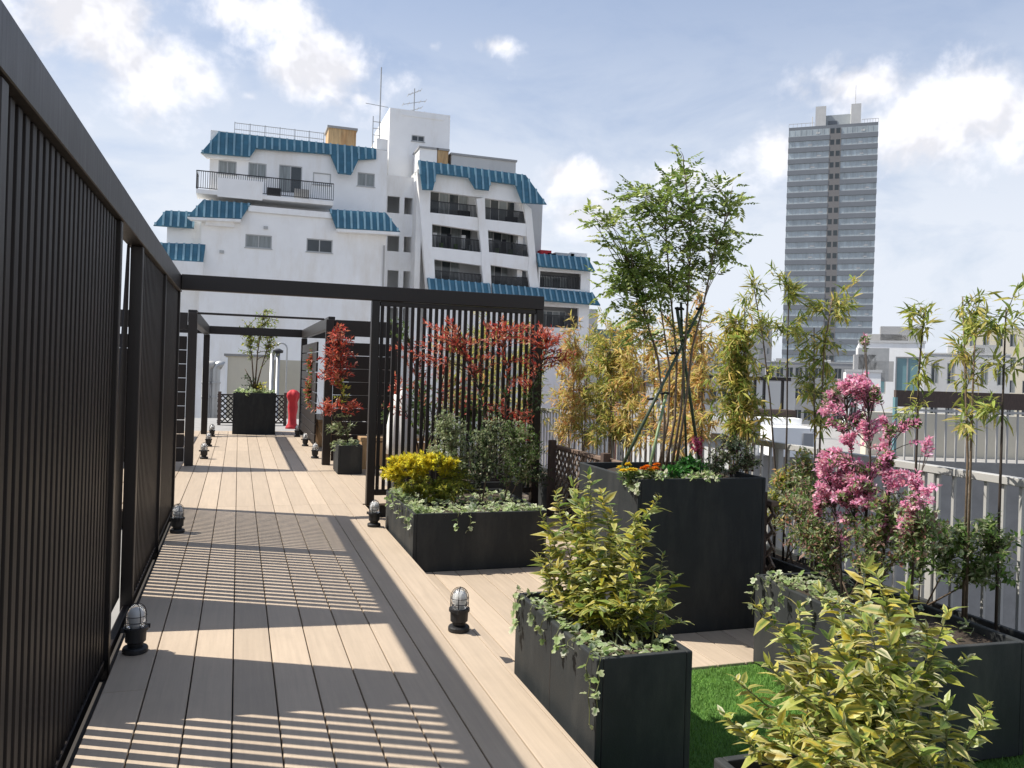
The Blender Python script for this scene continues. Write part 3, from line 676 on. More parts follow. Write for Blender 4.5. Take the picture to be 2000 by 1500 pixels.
    for bi, bb in enumerate(bays):
        P = [Q(*p) for p in bb]; xx0 = min(p.x for p in P) - .2; xx1 = max(p.x for p in P) + .2; z0_ = min(p.z for p in P); z1_ = max(p.z for p in P)
        wz0 = z0_ + .15; wz1 = z0_ + 2.15; wx0 = xx0 + .5; wx1 = xx0 + .5 + (xx1 - xx0 - .9) * (.95 if bi < 4 else .62)
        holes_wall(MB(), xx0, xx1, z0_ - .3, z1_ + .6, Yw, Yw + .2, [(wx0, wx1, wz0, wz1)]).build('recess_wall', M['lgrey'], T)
        window(T, (wx0, wx1, wz0, wz1), Yw, None, 4 if bi < 4 else 3, sill=False)
        boxo('balcony_floor', M['white'], T, xx0, xx1, Yr + .46, Yw - .001, z0_ - .3, z0_ - .02)
        A = (P[3].x + .05, Yr + .3, P[3].z - .03); B = (P[2].x - .05, Yr + .3, P[2].z - .03); rail(T, A, B, .95, n=34, th=.05)
        if bi in (0, 1): boxo('air_conditioner', M['black'], T, xx1 - 1.6, xx1 - .7, Yr + .7, Yr + 1.0, z0_ - .015, z0_ + .55)
        if bi in (2, 3):     # pot plants and washing
            for q in range(6):
                xq = xx0 + .5 + q * .55; boxo('balcony_plant' if q % 2 else 'washing', [M['cloth'], M['grass'], M['black'], M['grass'], M['cloth'], M['pane']][q], T, xq, xq + .3, Yr + .8, Yr + .9 + .1 * (q % 2), z0_ + (.3 if q % 2 == 0 else -.015), z0_ + (1.3 if q % 2 == 0 else .6))
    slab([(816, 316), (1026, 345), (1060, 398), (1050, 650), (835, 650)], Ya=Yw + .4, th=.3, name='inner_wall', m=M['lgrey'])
    boxo('side_wall', M['white'], T, Q(816, 330).x + .1, Q(816, 330).x + .5, Yr + .51, Yr + 9, GZ, Q(816, 330).z - .2)
    boxo('lower_wall', M['white'], T, Q(837, 600).x, Q(1060, 600).x, Yr + .07, Yr + .4, GZ, Q(950, 640).z)
    mansard(T, [(816.7, 312.7), (1026.7, 341.7), (1068, 399), (1020, 396), (1006.7, 360.7), (958, 354), (955, 371.7), (928, 369), (915, 346.7), (853, 339), (845.7, 370.7), (825, 370)], Yr - .15, .30, ribs=.52)
    boxo('side_return', M['white'], T, Q(1030, 420).x - .5, Q(1030, 420).x - .1, Yr + .51, Yr + 8, GZ, Q(1030, 372).z)
    zz = Q(920, 330).z; boxo('flat_roof', M['lgrey'], T, Q(822, 330).x, Q(1020, 330).x, Yr + 1.2, Yr + 8, zz - .5, zz - .15)
    for (p, q, m_) in (((820, 289), (853, 320), M['white']), ((855, 293), (875, 322), M['rust']), ((882, 302), (1007, 338), M['lgrey'])):
        r = rect(p, q, Yr + 1.8); o = boxo('plant_box', m_, T, r[0], r[1], Yr + 1.8, Yr + 4, zz - .3, r[3]); boxo('lid', M['grey'], o, r[0] - .08, r[1] + .08, Yr + 1.7, Yr + 4.1, r[3] + .002, r[3] + .14)
    mansard(T, [(834, 543), (957, 554), (960, 578), (838, 567)], Yr - .05, .6, ribs=.5); mansard(T, [(960, 554.5), (1158, 571.7), (1173, 596), (963, 578.5)], Yr - .05, .6, ribs=.5)
    # --- low block on the right
    mansard(T, [(1048, 495), (1148, 503), (1163, 530), (1052, 520)], Yr + .1, .55, ribs=.5)
    Yl = Yr + .15; h1 = rect((1055, 529), (1134, 566), Yl); h2 = rect((1062, 598), (1129, 642), Yl)
    xz = Q(1050, 600, Yl).x; xz1 = Q(1151, 600, Yl).x; ztp = Q(1100, 512, Yl).z
    holes_wall(MB(), xz, xz1, GZ, ztp, Yl, Yl + .3, [h1, h2]).build('wall', M['white'], T); boxo('side_wall', M['white'], T, xz1 - .3, xz1, Yl + .301, Yl + 7, GZ, ztp)
    for h in (h1, h2):
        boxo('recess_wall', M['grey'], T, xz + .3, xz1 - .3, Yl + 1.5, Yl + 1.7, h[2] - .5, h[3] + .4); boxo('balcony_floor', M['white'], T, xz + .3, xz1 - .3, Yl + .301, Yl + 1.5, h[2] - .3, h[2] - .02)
        window(T, (h[0] + .2, h[1] - .5, h[2] + .02, h[3] - .2), Yl + 1.36, None, 4, sill=False); rail(T, (h[0], Yl + .15, h[2]), (h[1], Yl + .15, h[2]), .95, n=26, th=.045)
    boxo('flat_roof', M['lgrey'], T, xz, xz1, Yl + .3, Yl + 7, ztp, ztp + .1)
    zq = ztp + .1
    for k, (p, m_, w, hh) in enumerate(((1056, M['red'], .9, .9), (1070, M['black'], .7, .7), (1085, M['lgrey'], 1.6, .8), (1115, M['white'], 1.4, .9), (1135, M['grass'], .8, .6))):
        c = Q(p, 495, Yl + 1.2); boxo('rooftop_clutter', m_, T, c.x, c.x + w, Yl + 1.2, Yl + 2.2, zq + .001, zq + hh)
    boxo('annex', M['lgrey'], T, xz1 + .01, Q(1178, 600, Yl).x, Yl + 1, Yl + 8, GZ, Q(1165, 602, Yl).z)
    boxo('annex_roof', M['roof'], T, xz1 + .3, Q(1262, 650, Yl).x, Yl + 3, Yl + 9, Q(1200, 668, Yl).z, Q(1200, 640, Yl).z); boxo('annex_wall', M['lgrey'], T, xz1 + .5, Q(1255, 650, Yl).x, Yl + 3.5, Yl + 8.5, GZ, Q(1200, 668, Yl).z - .002)
    # hang everything: meshes were made in world space
    for ch in list(t.children): ch.matrix_parent_inverse = Matrix.Translation(-Vector(t.location))
apartment()

# ---------------------------------------------------------------- the tower block
def tower():
    D = 225.; d = Vector(ray(1612, 722)); d *= D / (d.x * fwd.x + d.y * fwd.y)
    t = thing('tower_block', 'tall grey residential tower with banded glass floors and brown centre strip', 'building', (d.x, d.y, GZ), -YAW - rad(20.2))
    px = D / F; Wd = 163 * px; a = Wd / 2; fh = 22.2 * px; zt = CAMH + (724.6 + .031 * 612 - 243) * px - GZ
    n = int(zt / fh)
    boxo('body', M['tower'], t, -a, a, .35, 24, 0, zt)
    cx = a * .06
    for k in range(n + 1):
        z1 = zt - .9 - k * fh; z0 = z1 - fh * .58
        if z0 < 8: break
        for (x0, x1) in ((-a, cx - a * .13), (cx + a * .13, a)):
            o = boxo('window_band', M['towerg'], t, x0, x1, .25, .60, z0, z1)
            m = 7
            mb = MB()
            for i in range(m + 1):
                x = x0 + (x1 - x0 - .12) * i / m; mb.box(x, x + .12, .20, .249, z0, z1)
            mb.box(x0, x1, .19, .249, z0, z0 + .16).build('mullions', M['towerl'], o)
            q = random.uniform(.45, .8); boxo('partition', M['lgrey'], o, x0 + (x1 - x0) * q, x0 + (x1 - x0) * (q + .1), .20, .248, z0 + .5, z0 + .95)
            boxo('balcony_front', M['tower'], t, x0 - .05, x1 + .05, .0, .36, z0 - fh * .42 + .02, z0 - .02)
        for s in (-1, 1):
            boxo('stair_window', M['dglass'], t, cx + s * a * .065 - a * .045, cx + s * a * .065 + a * .045, .05, .34, z0 + .3, z1 - .1)
    boxo('centre_strip', M['towerb'], t, cx - a * .129, cx + a * .129, .06, .355, 0, zt - 1.2)
    zz = zt
    boxo('crown', M['towerl'], t, -a * .37, a * .42, 4, 16, zz, zz + 3.8); boxo('crown_pier', M['lgrey'], t, -a * .40, -a * .16, 1, 16.5, zz - 2.5, zz + 5.6); boxo('crown_pier', M['lgrey'], t, a * .40, a * .62, 1, 16.5, zz - 2.5, zz + 5.6)
    boxo('crown_louvre', M['tower'], t, -a * .1, a * .1, 3.9, 4.0, zz + 1.2, zz + 2.2); boxo('crown_louvre', M['tower'], t, -a * .15, a * .35, 3.9, 4.0, zz - .6, zz + .6)
    mb = MB()
    for x0, x1 in ((-a, -a * .42), (a * .64, a)):
        mb.bar((x0, .5, zz + 1), (x1, .5, zz + 1), .12)
        for i in range(7): xx = x0 + (x1 - x0) * i / 6; mb.bar((xx, .5, zz), (xx, .5, zz + 1), .1)
    mb.build('roof_rail', M['lgrey'], t)
    MB().tube([(a * .5, 5, zz + 5.5), (a * .5, 5, zz + 12)], .09, 5).build('antenna', M['lgrey'], t); MB().tube([(-a * .47, 5, zz), (-a * .47, 5, zz + 4)], .14, 5).build('flue', M['lgrey'], t)
tower()

# ---------------------------------------------------------------- other buildings beyond the railing
def block(label, p0, p1, D, depth, m, floors=3, cols=3, wm=None, roofm=None, name='city_building', win=(.5, .55), parapet=True, cat='building'):
    """box building: left/top pixel p0, right pixel p1 (x, top y), D metres ahead of the camera"""
    a = Vector(ray(*p0)); a *= D / (a.x * fwd.x + a.y * fwd.y); b = Vector(ray(p1[0], p0[1])); b *= D / (b.x * fwd.x + b.y * fwd.y)
    ztop = CAMH + a.z; wd = (b - a).length; c = (a + b) / 2
    t = thing(name, label, cat, (c.x, c.y, GZ), -YAW - math.atan(((p0[0] + p1[0]) / 2 - PX) / F) + rad(3)); h = ztop - GZ; w = wd / 2; fh = 3.1
    holes = []
    for f in range(floors):
        z1 = h - .7 - f * fh; z0 = z1 - fh * win[1]
        for q in range(cols):
            cw = wd / cols; x0 = -w + (q + .5 - win[0] / 2) * cw; holes.append((x0, x0 + cw * win[0], z0, z1))
    holes_wall(MB(), -w, w, 0, h, 0, .3, holes).build('wall', m, t)
    boxo('wall', m, t, -w, -w + .3, .301, depth, 0, h); boxo('wall', m, t, w - .3, w, .301, depth, 0, h); boxo('wall', m, t, -w + .3, w - .3, depth - .3, depth, 0, h)
    boxo('floor_core', M['grey'], t, -w + .3, w - .3, 1.2, 1.3, 0, h - .8)
    boxo('flat_roof', roofm or M['lgrey'], t, -w + .301, w - .301, .301, depth - .301, h - .55, h - .4)
    for hh in holes: window(t, hh, 0, wm, 2, sill=False)
    for k in range(3):
        u = random.uniform(-w * .8, w * .5); boxo('roof_unit', M[random.choice(['wmetal', 'alu', 'lgrey', 'grey'])], t, u, u + random.uniform(.8, 2.2), depth * .3, depth * .3 + 1.2, h - .399, h + random.uniform(.2, 1.3))
    if parapet: boxo('coping', M['lgrey'], t, -w - .05, w + .05, -.05, .35, h + .002, h + .12)
    return t, w, h
block('white modern house with big teal windows at the right of the tower', (1683, 668), (1800, 668), 42, 9, M['white'], 3, 2, M['teal'], win=(.72, .62))
block('low white annex in front of the modern house', (1655, 726), (1718, 726), 38, 3.5, M['white'], 2, 2, M['dglass'])
block('plain grey slab building left of the tower', (1470, 638), (1508, 638), 150, 20, M['grey'], 12, 3, win=(.4, .4))
block('pale grey low apartment block seen between bamboo stems', (1375, 684), (1480, 684), 88, 14, M['lgrey'], 4, 6, win=(.55, .5))
block('low brown brick house behind the yellow bamboo', (1205, 742), (1262, 742), 52, 8, M['brick'], 3, 3)
block('dark grey low office block at the foot of the tower', (1500, 706), (1660, 706), 120, 18, M['grey'], 3, 9, M['dglass'], win=(.8, .5))
block('pale teal glazed low building behind the tall tree', (1285, 705), (1392, 705), 74, 10, M['lgrey'], 3, 5, M['teal'], win=(.75, .6))
block('wide light grey block beyond the modern house at the right edge', (1790, 690), (1960, 690), 66, 14, M['lgrey'], 4, 6)
block('cream mid rise block far right behind the trees', (1900, 640), (2060, 640), 110, 18, M['cream'], 7, 7)
block('low white house seen through the trellis slats', (900, 706), (1010, 706), 46, 8, M['lgrey'], 3, 4)

# neighbouring roof with its own dark pergola and white parapet
def neighbour_roof():
    D = 19.
    def at(px, py, d=D):
        v = Vector(ray(px, py)); v *= d / (v.x * fwd.x + v.y * fwd.y); return v + Vector((0, 0, CAMH))
    o = at(1560, 830); t = thing('neighbour_roof', 'neighbouring roof terrace with white parapet walls and dark pergola', 'building', (o.x, o.y, GZ), -YAW)
    s = D / F
    def bx(name, m, px0, px1, py0, py1, y0, y1):
        k = (D + y0) / F; xa = (px0 - 1560) * k; xb = (px1 - 1560) * k; 
        zz = lambda py: CAMH - (py - 724.6 - .031 * (1560 - 1000)) * k - GZ
        return boxo(name, m, t, xa, xb, y0, y1, max(0, zz(py1)), zz(py0))
    bx('base_wall', M['concrete'], 1380, 2060, 892, 3000, .0, 14)
    bx('white_parapet', M['white'], 1455, 1566, 818, 893, 0, .5); bx('white_block', M['white'], 1480, 1567, 836, 893, -.9, -.01); bx('grey_door', M['grey'], 1540, 1560, 846, 888, -.94, -.91)
    bx('planting_box', M['fence'], 1490, 1572, 802, 820, .6, 1.2)
    for x in (1494, 1512, 1530, 1566): bx('pergola_post', M['brown'], x - 2, x + 2, 742, 870, 1.4, 1.5)
    bx('pergola_beam', M['brown'], 1440, 1580, 738, 745, 1.35, 1.6); bx('pergola_beam', M['brown'], 1440, 1580, 738, 744, 4.0, 4.2)
    bx('back_wall', M['lgrey'], 1430, 1690, 748, 890, 6.2, 6.4)
    for x in (1500, 1522, 1546): bx('back_window', M['dglass'], x, x + 12, 764, 790, 6.12, 6.19)
    bx('dark_screen', M['fence'], 1682, 2060, 756, 788, -2, -1.9)
    for k in range(18): bx('mesh_post', M['wmetal'], 1702 + 20 * k, 1704 + 20 * k, 788, 893, -1.99, -1.94)
    bx('mesh_rail', M['wmetal'], 1690, 2060, 792, 796, -2, -1.93); bx('beige_wall', M['cream'], 1720, 2060, 800, 893, 1.0, 1.3)
    bx('green_pipe', M['teal'], 1673, 1678, 770, 893, -2.2, -2.1)
neighbour_roof()
def low_wall():
    o = Vector(atX(1215, 800, 7.5)); 
    t = thing('rooftop_wall', 'low grey rooftop parapet seen past the lattice fence', 'wall', (7.6, 12., GZ))
    boxo('wall', M['lgrey'], t, -.15, .15, -.8, 3, 0, 16.55); boxo('coping', M['grey'], t, -.3, .3, -.9, 3.1, 16.552, 16.85)
low_wall()

# ---------------------------------------------------------------- far end of the walkway: plant room, pipes, lamp
def plant_room():
    Y = 30.; a = rect((441, 695), (592, 830), Y)
    t = thing('plant_room', 'cream rooftop plant room beyond the far lattice fence', 'building', ((a[0] + a[1]) / 2, Y, GZ)); c = (a[0] + a[1]) / 2
    boxo('wall', M['cream'], t, a[0] - c, atY(529, 700, Y)[0] - c, 0, 3, 0, a[3] - GZ); boxo('coping', M['concrete'], t, a[0] - c - .06, atY(529, 700, Y)[0] - c + .06, -.06, 3.06, a[3] - GZ + .002, a[3] - GZ + .08)
    boxo('rear_wall', M['cream'], t, atY(529, 700, Y)[0] - c + .002, a[1] - c, 1.2, 3, 0, atY(555, 703, Y)[2] - GZ)
    boxo('corner_strip', M['white'], t, a[0] - c - .002, a[0] - c + .07, -.05, -.002, 0, a[3] - GZ - .05)
    Y2 = 28.; f = thing('flue_pipe', 'shiny steel flue pipes with a cowl beside the cream plant room', 'pipe', (*atY(534, 800, Y2)[:2], -16))
    p = atY(534, 690, Y2); h = p[2] + 16
    for dx in (-.09, .09): MB().tube([(dx, 0, 0), (dx, 0, h)], .07, 10).build('pipe', M['alu'], f, smooth=True)
    MB().lathe([(.05, 0), (.16, .02), (.17, .10), (.05, .16)], (.09, 0, h)).build('cowl', M['iron'], f)
    Y3 = 26.; q = atY(561, 675, Y3); b = atY(561, 770, Y3)
    l = thing('vent_mast', 'thin grey pipe bent over at the top like a cane, left of the red cover', 'pipe', (q[0], Y3, GZ)); h = q[2] - GZ
    MB().tube([(0, 0, 0), (0, 0, h - .1)] + [(-.17 + .17 * math.cos(w), 0, h - .1 + .17 * math.sin(w)) for w in np.linspace(.2, 2.6, 8)], .025, 8).build('pipe', M['alu'], l, smooth=True)
    Y4 = 24.5
    for (px, lb) in ((404, 'white ventilation duct at the left end of the far paving'), (422, 'grey ventilation duct with a rounded hood near the far lattice fence')):
        w = atY(px, 715, Y4); d = thing('duct', lb, 'duct', (w[0], Y4, GZ)); h = w[2] - GZ
        MB().tube([(0, 0, 0), (0, 0, h - .1)] + [(.12 - .12 * math.cos(v), 0, h - .1 + .14 * math.sin(v)) for v in np.linspace(.2, 2.2, 6)], .12, 12).build('pipe', M['wmetal'] if px < 410 else M['alu'], d, smooth=True)
        for zz in (h - .9, h - .5): MB().lathe([(.125, 0), (.135, .01), (.135, .05), (.125, .06)], (0, 0, zz)).build('collar', M['alu'], d)
plant_room()

# ================================================================ plants
def norm(a): return a / np.maximum(np.linalg.norm(a, axis=-1, keepdims=True), 1e-9)
TPL = {   # rows of (side -1/0/1, along 0..1, half width, edge?) -> verts, faces
    'simple': ([(0, 0, 0), (-.5, .45, .10), (.5, .45, .10), (0, 1, 0)], [(0, 3, 1), (0, 2, 3)], [0, 1, 1, .5]),
    'lance': ([(0, 0, 0), (-.42, .28, .10), (0, .30, 0), (.42, .28, .10), (-.40, .62, .08), (0, .64, 0), (.40, .62, .08), (0, 1, 0)],
              [(0, 2, 1), (0, 3, 2), (1, 2, 5, 4), (2, 3, 6, 5), (4, 5, 7), (5, 6, 7)], [.2, 1, 0, 1, 1, 0, 1, .6]),
    'ivy': ([(0, 0, 0), (-.30, -.10, .02), (-.62, .28, .06), (-.30, .42, .02), (-.38, .78, .04), (0, 1, 0), (.38, .78, .04), (.30, .42, .02), (.62, .28, .06), (.30, -.10, .02), (0, .45, -.03)],
            [(0, 10, 1), (1, 10, 2), (2, 10, 3), (3, 10, 4), (4, 10, 5), (5, 10, 6), (6, 10, 7), (7, 10, 8), (8, 10, 9), (9, 10, 0)], [0, .8, 1, .6, 1, 1, 1, .6, 1, .8, 0]),
}
class Leaves:
    def __init__(s): s.p = []; s.d = []; s.l = []; s.w = []; s.c = []; s.e = []; s.k = []
    def add(s, p, d, l, w, c, e=None, k=0.):
        s.p.append(tuple(p)); s.d.append(tuple(d)); s.l.append(l); s.w.append(w); s.c.append(c); s.e.append(e or c); s.k.append(k)
    def frames(s):
        p = np.array(s.p); d = norm(np.array(s.d)); n = len(p)
        upv = np.tile(np.array([0, 0, 1.]), (n, 1)) + RNG.normal(0, .45, (n, 3)); x = norm(np.cross(d, upv)); z = np.cross(x, d); return p, d, x, z
    def build(s, name, m, parent, tpl='simple', origin=(0, 0, 0), keep=None):
        p, d, x, z = s.frames() if not hasattr(s, 'fr') else s.fr
        l = np.array(s.l); w = np.array(s.w); k = np.array(s.k); c = np.array(s.c); e = np.array(s.e)
        if keep is not None: p, d, x, z, l, w, k, c, e = (q[keep] for q in (p, d, x, z, l, w, k, c, e))
        V, Fc, ed = TPL[tpl]; V = np.array(V, float); nv = len(V); n = len(p)
        if n == 0: return None
        q = p[:, None, :] + x[:, None, :] * (V[None, :, 0:1] * w[:, None, None]) + d[:, None, :] * (V[None, :, 1:2] * l[:, None, None]) + z[:, None, :] * (V[None, :, 2:3] * w[:, None, None] - (k * l)[:, None, None] * V[None, :, 1:2] ** 2)
        q = q.reshape(-1, 3) - np.array(origin)
        faces = []
        off = (np.arange(n) * nv)
        for f in Fc: faces.append((off[:, None] + np.array(f)[None, :]).tolist())
        faces = [y for f in faces for y in f]
        me = bpy.data.meshes.new(name); me.from_pydata(q.tolist(), [], faces); me.materials.append(m)
        ed = np.array(ed)[None, :, None]; col = c[:, None, :] * (1 - ed) + e[:, None, :] * ed
        col = np.concatenate([col.reshape(-1, 3), np.ones((n * nv, 1))], 1)
        at = me.attributes.new('Col', 'FLOAT_COLOR', 'POINT'); at.data.foreach_set('color', col.astype(np.float32).ravel())
        o = link(bpy.data.objects.new(name, me), parent); o['kind'] = 'stuff'; return o
    def objects(s, name, m, parent, tpl, origin, idx):
        """single leaves as objects; alike leaves share one of a few meshes"""
        p, d, x, z = s.fr; V, Fc, ed = TPL[tpl]; pool = {}
        for i in idx:
            key = (i % 7, int(s.k[i] > .35))
            if key not in pool:
                me = bpy.data.meshes.new(name); kk = .25 if key[1] == 0 else .5
                me.from_pydata([(a, b, c - kk * b * b * 3.6) for a, b, c in V], [], Fc); me.materials.append(m)
                cc = np.array(s.c[i]); ee = np.array(s.e[i]); cols = [(*(cc * (1 - t) + ee * t), 1) for t in ed]
                at = me.attributes.new('Col', 'FLOAT_COLOR', 'POINT'); at.data.foreach_set('color', np.array(cols, np.float32).ravel()); pool[key] = me
            o = bpy.data.objects.new(name, pool[key])
            R_ = Matrix((x[i], d[i], z[i])).transposed().to_4x4(); Sc = Matrix.Diagonal((s.w[i], s.l[i], s.w[i], 1))
            o.matrix_world = Matrix.Translation(Vector(p[i]) - Vector(origin)) @ R_ @ Sc; link(o, parent)

def pick(pal):
    c = random.choice(pal); f = random.uniform(.8, 1.2); return tuple(min(1, q * f * random.uniform(.93, 1.07)) for q in c)
def bez(a, b, c, n):
    return [a * (1 - t) ** 2 + b * 2 * t * (1 - t) + c * t * t for t in np.linspace(0, 1, n)]
def rnd(s): return Vector((random.gauss(0, s), random.gauss(0, s), random.gauss(0, s)))
def ell(c, r):
    while True:
        v = Vector((random.uniform(-1, 1), random.uniform(-1, 1), random.uniform(-1, 1)))
        if v.length < 1: break
    v = v * (1 if random.random() < .5 else v.length ** -.4 if v.length > .1 else 1); v = v if v.length <= 1.08 else v.normalized()
    return Vector((c[0] + v.x * r[0], c[1] + v.y * r[1], c[2] + v.z * r[2]))
def pblob(px, py, rx, ry, Y=None, X=None, n=20, dz=1., dpt=.8):
    """ellipsoid whose centre lies on a pixel at a given plane; radii in pixels"""
    c = Vector(atY(px, py, Y) if Y is not None else atX(px, py, X)); D = c.x * fwd.x + c.y * fwd.y; s = D / F
    return (c, (rx * s, max(rx, ry) * s * dpt if rx < 60 else rx * s * .7, ry * s), n)
def crown_plant(name, label, cat, base, stems, blobs, leaf, stemm=None, group=None, r0=.012, tw=.0035, origin=None):
    """stems: polylines (world) from the base up; blobs: (centre, radii, twigs[, palette]); leaf: dict"""
    t = thing(name, label, cat, base, group=group); o = Vector(base); sm = stemm or M['stem']; mb = MB()
    allp = []
    for st in stems:
        st = [Vector(p) for p in st]; n = len(st); mb.tube([p - o for p in st], [r0 * (1 - .65 * i / max(1, n - 1)) for i in range(n)], 6)
        for a, b in zip(st[:-1], st[1:]):
            for k in range(6): allp.append(a.lerp(b, k / 6))
        allp.append(st[-1])
    mb.build('stem', sm, t, smooth=True)
    tmb = MB(); sets = {}
    for bl in blobs:
        c, r, n = bl[:3]; pal = bl[3] if len(bl) > 3 else leaf['pal']; edge = bl[4] if len(bl) > 4 else leaf.get('edge')
        for _ in range(int(n * leaf.get('mult', 1.5))):
            tg = ell(c, r)
            best = min(random.sample(allp, min(len(allp), 40)), key=lambda q: (q - tg).length + (3 * max(0, q.z - tg.z + .02)))
            dist = (tg - best).length; mid = best.lerp(tg, .5) + Vector((0, 0, dist * leaf.get('lift', .18))) + rnd(dist * .08)
            path = bez(best, mid, tg, 7); tmb.tube([p - o for p in path], [tw * (1 - .7 * i / 6) for i in range(7)], 4)
            ln = sum((b - a).length for a, b in zip(path[:-1], path[1:])); t0 = max(0, 1 - leaf.get('reach', .3) / max(ln, .01)); m_ = max(2, int(ln * (1 - t0) / leaf['gap']))
            for i in range(m_ + 1):
                tt = t0 + (1 - t0) * i / m_; j = min(5, int(tt * 6)); p = path[j].lerp(path[j + 1], tt * 6 - j); tan = (path[j + 1] - path[j]).normalized()
                for q in range(leaf.get('per', 2)):
                    out_ = rnd(1); out_ -= tan * out_.dot(tan); out_.normalize()
                    d = tan * leaf.get('along', .5) + out_ * 1.0 + Vector((0, 0, leaf.get('up', .1)))
                    l = leaf['len'] * random.uniform(.65, 1.25)
                    L_ = sets.setdefault(0, Leaves())
                    if leaf.get('pinnate'):
                        dv = d.normalized(); sv = dv.cross(Vector((0, 0, 1))); sv = sv.normalized() if sv.length > .1 else Vector((1, 0, 0)); pc = pick(pal)
                        R_ = leaf['len'] * 2.6 * random.uniform(.8, 1.2)
                        for s_ in (.3, .5, .7, .88):
                            b_ = p + dv * (R_ * s_) - Vector((0, 0, R_ * .22 * s_ * s_))
                            for sg in (-1, 1): L_.add(b_, dv * .75 + sv * sg + Vector((0, 0, -.15)), l * (1.05 - .25 * s_), l * leaf['wid'], pc if random.random() < .7 else pick(pal), None, .2)
                        L_.add(p + dv * R_ - Vector((0, 0, R_ * .22)), dv, l, l * leaf['wid'], pc, None, .2)
                    else:
                        L_.add(p, d, l, l * leaf['wid'] * random.uniform(.85, 1.15), pick(pal), pick(edge) if edge else None, leaf.get('curve', .15) * random.uniform(.3, 1.6))
    tmb.build('twigs', leaf.get('twigm', sm), t)['kind'] = 'stuff'
    sets[0].build('foliage', leaf['mat'], t, leaf.get('tpl', 'simple'), origin=o)
    return t
LM = leafmat('leaf_soft', .48, .45); LMG = leafmat('leaf_glossy', .44, .38); PET = leafmat('petal', .45, .6, .08)

# palettes (linear base colours)
GREEN = [(.10, .18, .04), (.13, .22, .05), (.075, .14, .03), (.17, .25, .06)]
ASH = [(.26, .34, .075), (.32, .40, .10), (.19, .27, .06), (.40, .46, .16), (.13, .19, .05)]
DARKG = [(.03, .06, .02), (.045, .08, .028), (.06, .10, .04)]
OLIVE = [(.28, .33, .16), (.35, .39, .22), (.21, .27, .11), (.43, .46, .29)]
YELLOW = [(.78, .66, .04), (.70, .60, .05), (.84, .74, .08), (.56, .54, .06)]
LIMEY = [(.34, .36, .06), (.24, .29, .05), (.46, .43, .07)]
RED = [(.50, .075, .05), (.58, .13, .085), (.40, .05, .04), (.54, .20, .10), (.30, .08, .05), (.62, .26, .18)]
BAMG = [(.32, .37, .075), (.24, .30, .06), (.42, .42, .09), (.17, .23, .05), (.52, .47, .13)]
BAMY = [(.60, .48, .15), (.68, .52, .19), (.50, .45, .12), (.62, .39, .14), (.38, .38, .09)]
BAMO = [(.66, .43, .18), (.58, .29, .11), (.70, .54, .26), (.50, .42, .13)]
PINK = [(.74, .32, .47), (.80, .44, .58), (.66, .22, .38), (.86, .60, .69), (.78, .38, .46)]
PINKR = [(.50, .07, .16), (.58, .13, .24)]
IVY = [(.24, .34, .11), (.17, .27, .08), (.30, .39, .16)]; IVYE = [(.56, .60, .38), (.46, .52, .27), (.33, .42, .15), (.68, .69, .52)]
VARC = [(.11, .19, .045), (.15, .23, .05), (.08, .14, .035), (.22, .29, .07), (.30, .34, .07)]; VARE = [(.62, .56, .15), (.70, .64, .27), (.54, .48, .08), (.70, .67, .42), (.32, .36, .08), (.22, .30, .06)]
VARY = [(.50, .40, .03), (.55, .44, .06), (.40, .36, .06)]

